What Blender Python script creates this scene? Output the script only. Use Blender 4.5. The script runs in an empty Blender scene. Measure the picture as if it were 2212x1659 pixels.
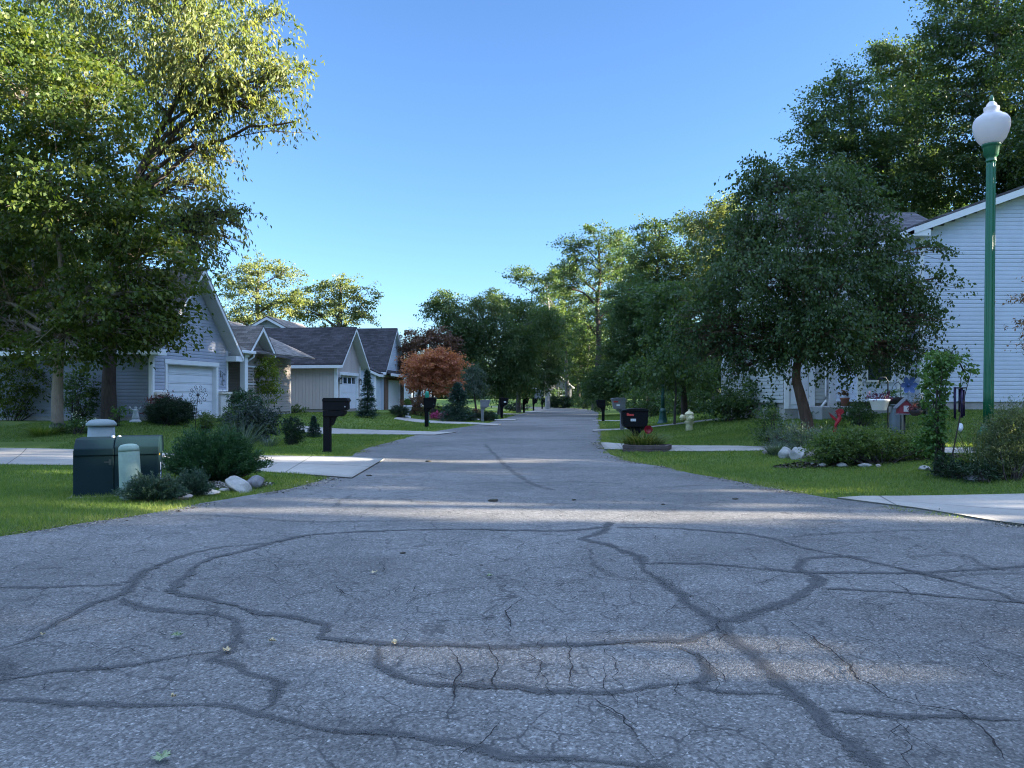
import bpy, bmesh, math, random
import numpy as np
from mathutils import Vector, Matrix, noise as mnoise

SC = bpy.context.scene
COL = SC.collection
F = 1671.0; CU = 1106.0; HV = 858.0; EYE = 1.4      # focal length, centre column, horizon row (2212 px wide), eye height
rad = math.radians
SUN_EL, SUN_AZ = 14.0, -4.0           # sun height and its direction, measured from +X towards +Y
RNG = np.random.default_rng(7)
random.seed(7)

# ------------------------------------------------------------------ terrain
RY = [-20, 3, 5.5, 7.3, 8.24, 8.86, 9.47, 10.0, 10.54, 11.47, 12.6, 13.84, 15.5, 16.6, 19, 23.6, 31.2, 45, 60, 73, 86, 97, 110, 118, 130]
RX = [60, 40, 14, 8, 5.45, 5.27, 5.07, 4.75, 4.44, 4.05, 3.77, 3.35, 3.0, 2.55, 2.39, 2.7, 3.58, 5.0, 6.7, 8.05, 8.6, 7.9, 4.5, -6, -30]
LY = [-20, 3, 5.5, 7.67, 8.39, 9.0, 10, 11.1, 11.8, 12.85, 15.4, 18, 20.9, 24.4, 29.2, 33.4, 41, 54.4, 66.8, 84, 96, 103, 110, 120]
LX = [-60, -40, -14, -5.08, -4.8, -4.39, -4.1, -3.64, -3.35, -3.2, -3.42, -3.76, -3.95, -3.73, -3.45, -2.8, -1.37, -.2, .96, 2.4, 2.6, 0, -14, -40]

def S(x, a, b):
    t = np.clip((np.asarray(x, float) - a) / (b - a), 0, 1)
    return t * t * (3 - 2 * t)
def eR(x, y): return x - np.interp(y, RY, RX)
def eL(x, y): return np.interp(y, LY, LX) - x
def HB(x, y):                                        # smooth ground height without the turf lip
    r = eR(x, y); l = eL(x, y)
    hr = .70 * S(r, 2, 11) * S(y, 15, 24) + .27 * S(r, .3, 5) * S(y, 8.5, 12.5)
    hl = .50 * S(l, 3, 9) * S(y, 18, 26)
    return hr + hl
def H(x, y):
    e = np.maximum(eR(x, y), eL(x, y))
    return HB(x, y) - .05 + .075 * S(e, 0.0, .30)
def P(u, v, Y): return Vector(((u - CU) / F * Y, Y, EYE - (v - HV) / F * Y))
def px(n, Y): return n / F * Y                       # n picture columns at distance Y, in metres
def G(u, v):                                         # where the line of sight of a picture point meets the ground
    Y = np.linspace(2.2, 220, 40000)
    x = (u - CU) / F * Y; z = EYE - (v - HV) / F * Y
    d = z - H(x, Y)
    i = int(np.argmax(d <= 0)) if (d <= 0).any() else len(Y) - 1
    return Vector((x[i], Y[i], float(H(x[i], Y[i]))))
def at(u, Y):
    x = (u - CU) / F * Y
    return Vector((x, Y, float(H(x, Y))))

# ------------------------------------------------------------------ objects
def link(o, parent=None):
    COL.objects.link(o)
    if parent is not None: o.parent = parent
    return o
def tag(o, label=None, cat=None, group=None, kind=None):
    if label: o['label'] = label
    if cat: o['category'] = cat
    if group: o['group'] = group
    if kind: o['kind'] = kind
    return o
def thing(name, label, cat, loc=(0, 0, 0), rotz=0.0, group=None):
    o = bpy.data.objects.new(name, None); link(o)
    o.location = loc; o.rotation_euler = (0, 0, rotz); o.empty_display_size = .1
    return tag(o, label, cat, group)

class MB:
    """collects boxes, prisms, tubes and lathes into one mesh"""
    def __init__(s): s.v = []; s.f = []; s.sm = []
    def add(s, vs, fs, smooth=False):
        n = len(s.v); s.v += [tuple(p) for p in vs]
        for f in fs: s.f.append(tuple(i + n for i in f)); s.sm.append(smooth)
        return s
    def box(s, x0, x1, y0, y1, z0, z1, M=None):
        vs = [Vector(p) for p in ((x0,y0,z0),(x1,y0,z0),(x1,y1,z0),(x0,y1,z0),(x0,y0,z1),(x1,y0,z1),(x1,y1,z1),(x0,y1,z1))]
        if M: vs = [M @ p for p in vs]
        return s.add(vs, [(0,3,2,1),(4,5,6,7),(0,1,5,4),(1,2,6,5),(2,3,7,6),(3,0,4,7)])
    def prism(s, poly, y0, y1, M=None):               # polygon in x,z extruded along y
        n = len(poly)
        vs = [Vector((x, y0, z)) for x, z in poly] + [Vector((x, y1, z)) for x, z in poly]
        if M: vs = [M @ p for p in vs]
        fs = [tuple(range(n)), tuple(range(2*n-1, n-1, -1))] + [(i, i+n, (i+1) % n + n, (i+1) % n) for i in range(n)]
        return s.add(vs, fs)
    def lathe(s, prof, n=24, M=None, ripple=0, amp=0.0, c=(0, 0), sx=1, sy=1):
        vs = []
        for r, z in prof:
            for k in range(n):
                a = 2 * math.pi * k / n
                rr = r * (1 - amp * (.5 + .5 * math.cos(a * ripple)) if ripple else 1)
                vs.append(Vector((c[0] + rr * math.cos(a) * sx, c[1] + rr * math.sin(a) * sy, z)))
        if M: vs = [M @ p for p in vs]
        fs = []
        for j in range(len(prof) - 1):
            for k in range(n):
                fs.append((j*n+k, j*n+(k+1) % n, (j+1)*n+(k+1) % n, (j+1)*n+k))
        fs.append(tuple(range(n-1, -1, -1))); fs.append(tuple((len(prof)-1)*n+k for k in range(n)))
        return s.add(vs, fs, True)
    def tube(s, path, radii, n=8):
        path = [Vector(p) for p in path]
        if not hasattr(radii, '__len__'): radii = [radii] * len(path)
        vs = []
        up = Vector((.13, .27, .95)).normalized()
        for i, p in enumerate(path):
            t = (path[min(i+1, len(path)-1)] - path[max(i-1, 0)])
            t = t.normalized() if t.length > 1e-9 else Vector((0, 0, 1))
            a = t.cross(up if abs(t.dot(up)) < .98 else Vector((1, 0, 0))).normalized(); b = t.cross(a)
            for k in range(n):
                th = 2 * math.pi * k / n
                vs.append(p + (a * math.cos(th) + b * math.sin(th)) * radii[i])
        fs = []
        for j in range(len(path)-1):
            for k in range(n):
                fs.append((j*n+k, j*n+(k+1) % n, (j+1)*n+(k+1) % n, (j+1)*n+k))
        fs.append(tuple(range(n))); fs.append(tuple((len(path)-1)*n+k for k in range(n-1, -1, -1)))
        return s.add(vs, fs, True)
    def quad(s, a, b, c, d): return s.add([a, b, c, d], [(0, 1, 2, 3)])
    def build(s, name, mat, parent=None, bevel=0, label=None, seg=2):
        me = bpy.data.meshes.new(name)
        me.from_pydata(s.v, [], s.f)
        bm = bmesh.new(); bm.from_mesh(me)
        bmesh.ops.recalc_face_normals(bm, faces=bm.faces)
        bm.to_mesh(me); bm.free()
        me.polygons.foreach_set('use_smooth', s.sm)
        if mat: me.materials.append(mat)
        o = link(bpy.data.objects.new(name, me), parent)
        if bevel:
            m = o.modifiers.new('edge', 'BEVEL'); m.width = bevel; m.segments = seg; m.limit_method = 'ANGLE'; m.angle_limit = rad(40)
        if label: o['label'] = label
        return o
def bx(name, mat, parent, *a, bevel=0, M=None): return MB().box(*a, M=M).build(name, mat, parent, bevel)

def mesh_np(name, V, Fc, mat, parent=None, attrs=None, smooth=False, uv=None):
    """V (n,3), Fc (m,k) -> object; attrs: name -> per-face float array"""
    me = bpy.data.meshes.new(name)
    n, (m, k) = len(V), Fc.shape
    me.vertices.add(n); me.vertices.foreach_set('co', np.ascontiguousarray(V, np.float32).ravel())
    me.loops.add(m * k); me.loops.foreach_set('vertex_index', np.ascontiguousarray(Fc, np.int32).ravel())
    me.polygons.add(m); me.polygons.foreach_set('loop_start', np.arange(0, m * k, k, dtype=np.int32))
    me.polygons.foreach_set('loop_total', np.full(m, k, dtype=np.int32))
    if smooth: me.polygons.foreach_set('use_smooth', np.ones(m, bool))
    me.update(calc_edges=True)
    for an, av in (attrs or {}).items():
        at_ = me.attributes.new(an, 'FLOAT', 'FACE'); at_.data.foreach_set('value', np.ascontiguousarray(av, np.float32))
    if uv is not None:
        ul = me.uv_layers.new(name='UVMap'); ul.data.foreach_set('uv', np.ascontiguousarray(uv, np.float32).ravel())
    if mat: me.materials.append(mat)
    return link(bpy.data.objects.new(name, me), parent)

# ------------------------------------------------------------------ materials
class NT:
    def __init__(s, name):
        s.m = bpy.data.materials.new(name); s.m.use_nodes = True; s.t = s.m.node_tree; s.t.nodes.clear()
        s.out = s.n('ShaderNodeOutputMaterial')
    def n(s, ty, **kw):
        nd = s.t.nodes.new(ty)
        for k, v in kw.items():
            if k[0] == '_': setattr(nd, k[1:], v)
            else:
                key = k.replace('__', ' ')
                nd.inputs[int(key[1:]) if key[0] == 'i' and key[1:].isdigit() else key].default_value = v
        return nd
    def l(s, a, b):
        if isinstance(a, tuple): a = a[0].outputs[a[1]]
        elif hasattr(a, 'outputs'): a = a.outputs[0]
        s.t.links.new(a, b)
    def coord(s, kind='Object'): return (s.n('ShaderNodeTexCoord'), kind)
    def noise(s, scale, detail=4, rough=.55, vec=None, dist=0.0):
        nd = s.n('ShaderNodeTexNoise', Scale=scale, Detail=detail, Roughness=rough, Distortion=dist)
        if vec is not None: s.l(vec, nd.inputs['Vector'])
        return nd
    def ramp(s, fac, stops, interp='LINEAR'):
        r = s.n('ShaderNodeValToRGB'); e = r.color_ramp.elements; r.color_ramp.interpolation = interp
        while len(e) < len(stops): e.new(.5)
        for i, (p, c) in enumerate(stops):
            e[i].position = p; e[i].color = (*c, 1) if hasattr(c, '__len__') else (c, c, c, 1)
        s.l(fac, r.inputs[0]); return r
    def mix(s, fac, a, b, mode='MIX'):
        m = s.n('ShaderNodeMix', _data_type='RGBA', _blend_type=mode)
        for sock, val in ((m.inputs[0], fac), (m.inputs[6], a), (m.inputs[7], b)):
            if isinstance(val, (int, float)): sock.default_value = val
            elif isinstance(val, (tuple, list)) and not hasattr(val[0], 'outputs'): sock.default_value = (*val[:3], 1)
            else: s.l(val, sock)
        return (m, 2)
    def math(s, op, a, b=None, c=None, clamp=False):
        m = s.n('ShaderNodeMath', _operation=op, _use_clamp=clamp)
        for i, v in enumerate((a, b, c)):
            if v is None: continue
            if isinstance(v, (int, float)): m.inputs[i].default_value = v
            else: s.l(v, m.inputs[i])
        return m
    def bsdf(s, color=None, rough=.6, spec=.4, metal=0.0, bump=None, bump_d=.01, bump_s=.5):
        b = s.n('ShaderNodeBsdfPrincipled'); b.inputs['Roughness'].default_value = rough if isinstance(rough, (int, float)) else .5
        if not isinstance(rough, (int, float)): s.l(rough, b.inputs['Roughness'])
        b.inputs['Specular IOR Level'].default_value = spec; b.inputs['Metallic'].default_value = metal
        if isinstance(color, (tuple, list)) and not hasattr(color[0], 'outputs'): b.inputs['Base Color'].default_value = (*color[:3], 1)
        elif color is not None: s.l(color, b.inputs['Base Color'])
        if bump is not None:
            bp = s.n('ShaderNodeBump', Strength=bump_s, Distance=bump_d); s.l(bump, bp.inputs['Height']); s.l(bp, b.inputs['Normal'])
        return b
    def done(s, sh): s.l(sh, s.out.inputs['Surface']); return s.m

MATS = {}
def mat(name, c, rough=.6, var=.12, scale=6.0, bump=0.0, spec=.4, metal=0.0, c2=None, streak=False):
    """one colour with its own blotches, wear and fine grain"""
    if name in MATS: return MATS[name]
    t = NT(name); co = t.coord()
    if streak:
        mp = t.n('ShaderNodeMapping'); mp.inputs['Scale'].default_value = (1, 1, .12); t.l(co, mp.inputs[0]); co = mp
    a = t.noise(scale, 5, .6, co)
    b = t.noise(scale * 9, 3, .6, co)
    f = t.math('ADD', t.math('MULTIPLY', a, .7), t.math('MULTIPLY', b, .3))
    lo = tuple(max(0, x * (1 - var * 1.6)) for x in c); hi = tuple(min(1, x * (1 + var * 1.3)) for x in (c2 or c))
    r = t.ramp(f, [(.3, lo), (.72, hi)])
    rg = t.ramp(a, [(.3, min(1, rough * .85)), (.7, min(1, rough * 1.15))])
    MATS[name] = t.done(t.bsdf(r, rg, spec, metal, b if bump else None, .01, bump))
    return MATS[name]

def leafmat(name, dark, mid, light, trans=.35, rough=.5, tl=1.5):
    if name in MATS: return MATS[name]
    t = NT(name); at_ = t.n('ShaderNodeAttribute', _attribute_name='rnd')
    r = t.ramp((at_, 'Fac'), [(0, dark), (.5, mid), (1, light)])
    d = t.bsdf(r, rough, .3)
    tr = t.n('ShaderNodeBsdfTranslucent')
    g = t.mix(1.0, r, (1.25 * tl, 1.2 * tl, .45 * tl), 'MULTIPLY'); t.l(g, tr.inputs[0])
    mx = t.n('ShaderNodeMixShader'); mx.inputs[0].default_value = trans
    t.l(d, mx.inputs[1]); t.l(tr, mx.inputs[2])
    MATS[name] = t.done(mx); return MATS[name]

def bark(name, c1, c2, sc=14):
    if name in MATS: return MATS[name]
    t = NT(name); mp = t.n('ShaderNodeMapping'); mp.inputs['Scale'].default_value = (1, 1, .22); t.l(t.coord(), mp.inputs[0])
    a = t.noise(sc, 8, .7, mp, .6); b = t.noise(3, 3, .5, t.coord())
    r = t.ramp(a, [(.32, c1), (.68, c2)]); m = t.mix(.35, r, t.ramp(b, [(.3, c1), (.7, c2)]))
    MATS[name] = t.done(t.bsdf(m, .9, .2, bump=a, bump_d=.03, bump_s=.9)); return MATS[name]
# ------------------------------------------------------------------ asphalt
def asphalt():
    t = NT('asphalt'); co = t.coord()
    big = t.noise(.35, 5, .6, co); mid = t.noise(2.2, 5, .65, co); fine = t.noise(60, 3, .7, co)
    vo = t.n('ShaderNodeTexVoronoi', Scale=95); t.l(co, vo.inputs['Vector'])
    vo2 = t.n('ShaderNodeTexVoronoi', Scale=48); t.l(co, vo2.inputs['Vector'])
    base = t.ramp(t.math('ADD', t.math('MULTIPLY', big, .55), t.math('MULTIPLY', mid, .45)), [(.32, (.080, .077, .073)), (.5, (.118, .114, .108)), (.68, (.157, .151, .143))])
    stone = t.ramp((vo, 'Color'), [(.0, .35), (.45, .85), (.8, 1.35), (1, 2.9)])
    c = t.mix(.9, base, stone, 'MULTIPLY')
    st2 = t.ramp((vo2, 'Color'), [(.0, .6), (.5, 1.0), (1, 1.45)])
    c = t.mix(.55, c, st2, 'MULTIPLY')
    c = t.mix(.5, c, t.ramp(fine, [(.3, .7), (.7, 1.3)]), 'MULTIPLY')
    lane = t.noise(.16, 4, .55, co, .8); c = t.mix(.9, c, t.ramp(lane, [(.34, .70), (.5, 1.0), (.66, 1.28)]), 'MULTIPLY')
    spot = t.ramp(t.noise(1.1, 3, .5, co), [(.66, 1.0), (.76, .62)]); c = t.mix(.8, c, spot, 'MULTIPLY')
    # hairline cracking in worn areas
    wv = t.n('ShaderNodeMixRGB', _blend_type='ADD'); wv.inputs[0].default_value = .35
    t.l(co, wv.inputs[1]); t.l((t.noise(2.5, 4, .6, co), 'Color'), wv.inputs[2])
    vc = t.n('ShaderNodeTexVoronoi', _feature='DISTANCE_TO_EDGE', Scale=2.6); t.l(wv, vc.inputs['Vector'])
    line = t.ramp((vc, 'Distance'), [(0, 1), (.010, .85), (.021, 0)])
    area = t.ramp(t.noise(.5, 3, .5, co), [(.36, 0), (.48, 1)])
    part = t.ramp(t.noise(5, 3, .5, co), [(.36, 0), (.47, 1)])
    k = t.math('MULTIPLY', t.math('MULTIPLY', line, area), t.math('MULTIPLY', part, .8))
    c = t.mix(k, c, (.035, .034, .034))
    hgt = t.math('SUBTRACT', t.math('MULTIPLY', (vo, 'Distance'), -1.0), t.math('MULTIPLY', k, .8))
    return t.done(t.bsdf(c, .85, .35, bump=hgt, bump_d=.006, bump_s=.55))
def concrete():
    t = NT('concrete'); co = t.coord(); uvn = t.n('ShaderNodeUVMap', _uv_map='UVMap'); sp = t.n('ShaderNodeSeparateXYZ'); t.l(uvn, sp.inputs[0])
    a = t.noise(.8, 6, .65, co); b = t.noise(14, 4, .6, co); vo = t.noise(160, 2, .5, co)
    f = t.math('ADD', t.math('MULTIPLY', a, .6), t.math('MULTIPLY', b, .4))
    c = t.mix(.4, t.ramp(f, [(.3, (.235, .215, .19)), (.7, (.33, .305, .27))]), t.ramp(vo, [(.3, .75), (.7, 1.2)]), 'MULTIPLY')
    def joint(k): return t.math('COMPARE', t.math('FRACT', (sp, k)), .5, .006)
    j = t.math('MAXIMUM', joint(0), joint(1)); st = t.ramp(t.noise(.45, 5, .65, co), [(.35, .78), (.6, 1.08)])
    c = t.mix(.8, c, st, 'MULTIPLY'); c = t.mix(t.math('MULTIPLY', j, .75), c, (.05, .047, .043))
    return t.done(t.bsdf(c, .85, .3, bump=vo, bump_d=.003, bump_s=.4))
def soil():
    t = NT('turf_soil'); co = t.coord()
    a = t.noise(.5, 5, .6, co); b = t.noise(9, 5, .7, co); c0 = t.noise(55, 4, .7, co)
    f = t.math('ADD', t.math('MULTIPLY', a, .45), t.math('ADD', t.math('MULTIPLY', b, .3), t.math('MULTIPLY', c0, .25)))
    c = t.ramp(f, [(.3, (.055, .085, .02)), (.47, (.10, .15, .036)), (.6, (.15, .195, .05)), (.75, (.14, .17, .05))])
    return t.done(t.bsdf(c, .95, .1, bump=c0, bump_d=.05, bump_s=1.0))
def tarmat(k=1.0):
    """overlay of crack sealer: worn through towards its ragged edges"""
    t = NT('crack_sealer'); co = t.coord(); uvn = t.n('ShaderNodeUVMap', _uv_map='UVMap')
    sep = t.n('ShaderNodeSeparateXYZ'); t.l(uvn, sep.inputs[0])
    a = t.noise(7, 6, .75, co); b = t.noise(45, 3, .7, co); g = t.noise(1.3, 3, .6, co)
    edge = t.math('MULTIPLY', t.math('ABSOLUTE', t.math('SUBTRACT', (sep, 1), .5)), 2.0)
    x = t.math('SUBTRACT', 1.02, edge)
    x = t.math('ADD', x, t.math('MULTIPLY', t.math('SUBTRACT', a, .5), 2.0))
    x = t.math('ADD', x, t.math('MULTIPLY', t.math('SUBTRACT', b, .5), 1.7))
    al = t.ramp(x, [(.22, 0), (.62, 1)])
    al = t.math('MULTIPLY', al, t.ramp(g, [(.3, .46*k), (.62, .88*k)]))
    c = t.ramp(b, [(.3, (.036, .036, .037)), (.7, (.080, .078, .076))])
    core = t.ramp(t.math('ADD', edge, t.math('MULTIPLY', t.math('SUBTRACT', a, .5), 1.2)), [(.0, .55), (.16, 1)])
    c = t.mix(1.0, c, core, 'MULTIPLY')
    d = t.bsdf(c, .75, .35, bump=b, bump_d=.004, bump_s=.4)
    tr = t.n('ShaderNodeBsdfTransparent'); mx = t.n('ShaderNodeMixShader')
    t.l(al, mx.inputs[0]); t.l(tr, mx.inputs[1]); t.l(d, mx.inputs[2])
    return t.done(mx)
def crackmat():
    t = NT('open_crack'); co = t.coord(); uvn = t.n('ShaderNodeUVMap', _uv_map='UVMap')
    sep = t.n('ShaderNodeSeparateXYZ'); t.l(uvn, sep.inputs[0])
    a = t.noise(30, 4, .75, co); g = t.noise(2.5, 3, .6, co)
    edge = t.math('MULTIPLY', t.math('ABSOLUTE', t.math('SUBTRACT', (sep, 1), .5)), 2.0)
    x = t.math('ADD', t.math('SUBTRACT', 1.0, edge), t.math('MULTIPLY', t.math('SUBTRACT', a, .5), 1.8))
    al = t.math('MULTIPLY', t.ramp(x, [(.4, 0), (.6, 1)]), t.ramp(g, [(.34, .15), (.5, 1)]))
    d = t.bsdf((.022, .021, .021), .95, .1)
    tr = t.n('ShaderNodeBsdfTransparent'); mx = t.n('ShaderNodeMixShader')
    t.l(al, mx.inputs[0]); t.l(tr, mx.inputs[1]); t.l(d, mx.inputs[2])
    return t.done(mx)

M_ASPH = asphalt(); M_CONC = concrete(); M_SOIL = soil()

# ------------------------------------------------------------------ ground sheet
def build_ground():
    xs = np.unique(np.concatenate([np.arange(-600, -80, 40), np.arange(-80, -24, 4), np.arange(-24, 26, .25), np.arange(26, 80, 4), np.arange(80, 601, 40)]))
    ys = np.unique(np.concatenate([np.arange(-200, -20, 20), np.arange(-20, 6, 2), np.arange(6, 48, .25), np.arange(48, 130, 1.5), np.arange(130, 901, 35)]))
    X, Yg = np.meshgrid(xs, ys); Z = H(X, Yg)
    V = np.stack([X.ravel(), Yg.ravel(), Z.ravel()], 1)
    nx, ny = len(xs), len(ys); i = (np.arange(ny-1)[:, None] * nx + np.arange(nx-1)[None]).ravel()
    o = mesh_np('ground', V, np.stack([i, i+1, i+1+nx, i+nx], 1), M_SOIL, smooth=True)
    tag(o, kind='structure')
build_ground()

def ragged(pts, step=.12, amp=.03, seed=0, sc=1.3):
    out = []
    for a, b in zip(pts[:-1], pts[1:]):
        a = Vector(a); b = Vector(b); n = max(1, int((b-a).length / step))
        out += [a.lerp(b, k / n) for k in range(n)]
    out.append(Vector(pts[-1]))
    res = []
    for i, p in enumerate(out):
        q = Vector((p.x * sc, p.y * sc, seed * 7.3))
        d = mnoise.noise(q) * amp + mnoise.noise(q * 4.1) * amp * .6
        res.append(Vector((p.x + d, p.y + mnoise.noise(q + Vector((31, 7, 3))) * amp)))
    return res
def spline(ys, xs, y0, y1, step=.4):
    """smooth Catmull-Rom edge through the table, as x,y points from y0 to y1"""
    pts = [(x, y) for x, y in zip(xs, ys) if y0 <= y <= y1]
    out = []
    for i in range(len(pts)-1):
        p0 = Vector(pts[max(i-1, 0)]); p1 = Vector(pts[i]); p2 = Vector(pts[i+1]); p3 = Vector(pts[min(i+2, len(pts)-1)])
        n = max(1, int((p2-p1).length / step))
        for k in range(n):
            t = k / n
            out.append(.5 * ((2*p1) + (p2-p0)*t + (2*p0-5*p1+4*p2-p3)*t*t + (3*p1-p0-3*p2+p3)*t**3))
    out.append(Vector(pts[-1])); return out

def sheet(name, outline, z, m, kind='structure', skirt=.12, parent=None):
    """flat ragged slab with its own cut edge"""
    bm = bmesh.new()
    top = [bm.verts.new((p[0], p[1], z)) for p in outline]
    f = bm.faces.new(top)
    bmesh.ops.triangulate(bm, faces=[f])
    lo = [bm.verts.new((p[0], p[1], z - skirt)) for p in outline]
    n = len(top)
    for i in range(n): bm.faces.new((top[i], top[(i+1) % n], lo[(i+1) % n], lo[i]))
    bmesh.ops.recalc_face_normals(bm, faces=bm.faces)
    me = bpy.data.meshes.new(name); bm.to_mesh(me); bm.free(); me.materials.append(m)
    o = link(bpy.data.objects.new(name, me), parent)
    if kind: o['kind'] = kind
    return o
ZR = .015
edgeL = ragged([p for p in spline(LY, LX, 3, 120)], .12, .05, 1)
edgeR = ragged([p for p in spline(RY, RX, 3, 130)], .12, .05, 2)
road_outline = list(edgeL) + list(reversed(edgeR)) + [Vector((40, -14)), Vector((-40, -14))]
sheet('road', road_outline, ZR, M_ASPH)

DRIVES = []
def drape(name, A, B, n=40, w=10, lift=.038, m=None):
    """driveway strip between two world polylines of equal length, lying on the ground"""
    def along(pl, k):
        pl = [Vector(p).to_2d() for p in pl]; L = [0]
        for a, b in zip(pl[:-1], pl[1:]): L.append(L[-1] + (b-a).length)
        s = k * L[-1]
        for i in range(len(pl)-1):
            if s <= L[i+1] + 1e-9: return pl[i].lerp(pl[i+1], (s - L[i]) / max(1e-9, L[i+1]-L[i]))
        return pl[-1]
    V = []
    for i in range(n+1):
        a, b = along(A, i/n), along(B, i/n)
        for j in range(w+1):
            p = a.lerp(b, j/w); V.append((p.x, p.y, float(HB(p.x, p.y)) + lift))
    Fc = [(i*(w+1)+j, i*(w+1)+j+1, (i+1)*(w+1)+j+1, (i+1)*(w+1)+j) for i in range(n) for j in range(w)]
    ring = [j for j in range(w+1)] + [i*(w+1)+w for i in range(1, n+1)] + [n*(w+1)+j for j in range(w-1, -1, -1)] + [i*(w+1) for i in range(n-1, 0, -1)]
    nb = len(V); V2 = V + [(V[k][0], V[k][1], V[k][2]-.12) for k in ring]
    for q in range(len(ring)): Fc.append((ring[q], ring[(q+1) % len(ring)], nb+(q+1) % len(ring), nb+q))
    DRIVES.append(np.array([V[k][:2] for k in ring]))
    la = np.linalg.norm(np.diff(np.array(V)[w//2::w+1][:, :2], axis=0), axis=1); cum = np.concatenate([[0], np.cumsum(la)])/2.4
    UVv = [(cum[q // (w+1)] + .25, (q % (w+1))/w*1.0 + .0) for q in range(nb)] + [(.25, .25)]*len(ring)
    UVl = np.array([UVv[q] for f in Fc for q in f])
    o = mesh_np(name, np.array(V2), np.array(Fc), m or M_CONC, uv=UVl); o['kind'] = 'structure'; return o
def gp(*uv): return [G(u, v) for u, v in uv]
def gz(u, v): Y = EYE * F / (v - HV); return Vector(((u-CU)/F*Y, Y, 0))   # on the level of the road

drape('driveway', [gz(-220, 976), gz(0, 976), gz(160, 977), gz(560, 987), gz(756, 989.5), gz(830, 994)], [gz(-260, 1006), gz(0, 1007), gz(160, 1009), gz(538, 1021), gz(690, 1031), gz(760, 1036)])
drape('driveway', gp((640, 919), (700, 924), (789, 928), (925, 934.5), (985, 938)), gp((640, 933), (698, 937.5), (790, 939), (890, 941.4), (940, 944)))
drape('driveway', gp((860, 900), (942, 909), (1058, 917.5), (1085, 919)), gp((850, 905), (935, 914.5), (1030, 920.5), (1070, 923)))
drape('driveway', gp((1020, 904), (1065, 906.5), (1093, 907.5), (1118, 908.5)), gp((1015, 907), (1062, 909.5), (1084, 910.5), (1110, 911)))
drape('driveway', gp((1070, 892), (1091, 893.4), (1144, 896)), gp((1070, 894), (1091, 895.6), (1134, 898)))
drape('driveway', gp((1120, 889.6), (1147, 890.4), (1172, 891)), gp((1120, 891), (1147, 892), (1166, 892.6)))
drape('driveway', gp((1297, 962), (1304, 960), (1440, 962), (1638, 965), (2060, 968), (2290, 969)), gp((1306, 977), (1315, 976), (1440, 975.5), (1634, 974.5), (2060, 980), (2290, 982)))
drape('driveway', gp((1280, 932), (1299, 930.5), (1440, 917), (1590, 901)), gp((1280, 936), (1298, 934.5), (1421, 922), (1590, 904.5)))
drape('driveway', gp((1280, 910.5), (1292, 910), (1326, 908.3), (1400, 904)), gp((1280, 912), (1292, 911.7), (1326, 910), (1400, 905.5)))
drape('driveway', [(4.44, 10.56), (4.6, 10.75), (6.9, 10.5), (14, 9.6), (24, 8.5)], [(4.46, 10.5), (5.08, 9.47), (5.46, 8.24), (8.0, 7.3), (14, 5.5), (24, 4.7)], lift=.034)

# ------------------------------------------------------------------ crack sealer and open cracks
def ribbon(lines, name, m, z, jit=.35, step=.05, wander=.03, jag=False):
    V = []; Fc = []; UV = []
    for li, (pts, w) in enumerate(lines):
        pts = [Vector((p[0], p[1], 0)) for p in pts]
        sm = []
        for i in range(len(pts)-1):
            p0, p1, p2, p3 = pts[max(i-1, 0)], pts[i], pts[i+1], pts[min(i+2, len(pts)-1)]
            n = max(2, int((p2-p1).length / step))
            for k in range(n):
                t = k / n
                sm.append(p1.lerp(p2, t) if jag else .5*((2*p1)+(p2-p0)*t+(2*p0-5*p1+4*p2-p3)*t*t+(3*p1-p0-3*p2+p3)*t**3))
        sm.append(pts[-1])
        b = len(V); zz = z + (li % 7) * .0006; s = 0
        for i, p in enumerate(sm):
            t = (sm[min(i+1, len(sm)-1)] - sm[max(i-1, 0)]); t = t.normalized() if t.length else Vector((1, 0, 0))
            nrm = Vector((-t.y, t.x, 0))
            q = p * 3.0 + Vector((0, 0, li * 3.7))
            off = (mnoise.noise(q * 1.5) + .5 * mnoise.noise(q * 5)) * wander
            ww = w * .5 * (1 + jit * mnoise.noise(q * .8 + Vector((9, 9, 9))) + jit * .5 * mnoise.noise(q * 4))
            taper = min(1, (i + .3) / 4, (len(sm) - i - .7) / 4); ww *= max(.15, taper)
            V += [(p.x + nrm.x * (off+ww), p.y + nrm.y * (off+ww), zz), (p.x + nrm.x * (off-ww), p.y + nrm.y * (off-ww), zz)]
            if i:
                Fc.append((b+2*i-2, b+2*i-1, b+2*i+1, b+2*i)); UV += [(s-step, 1), (s-step, 0), (s, 0), (s, 1)]
            s += step
    o = mesh_np(name, np.array(V), np.array(Fc), m, uv=np.array(UV)); o['kind'] = 'structure'; return o
def L(w, *uv): return ([gz(u, v) for u, v in uv], w)
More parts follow.
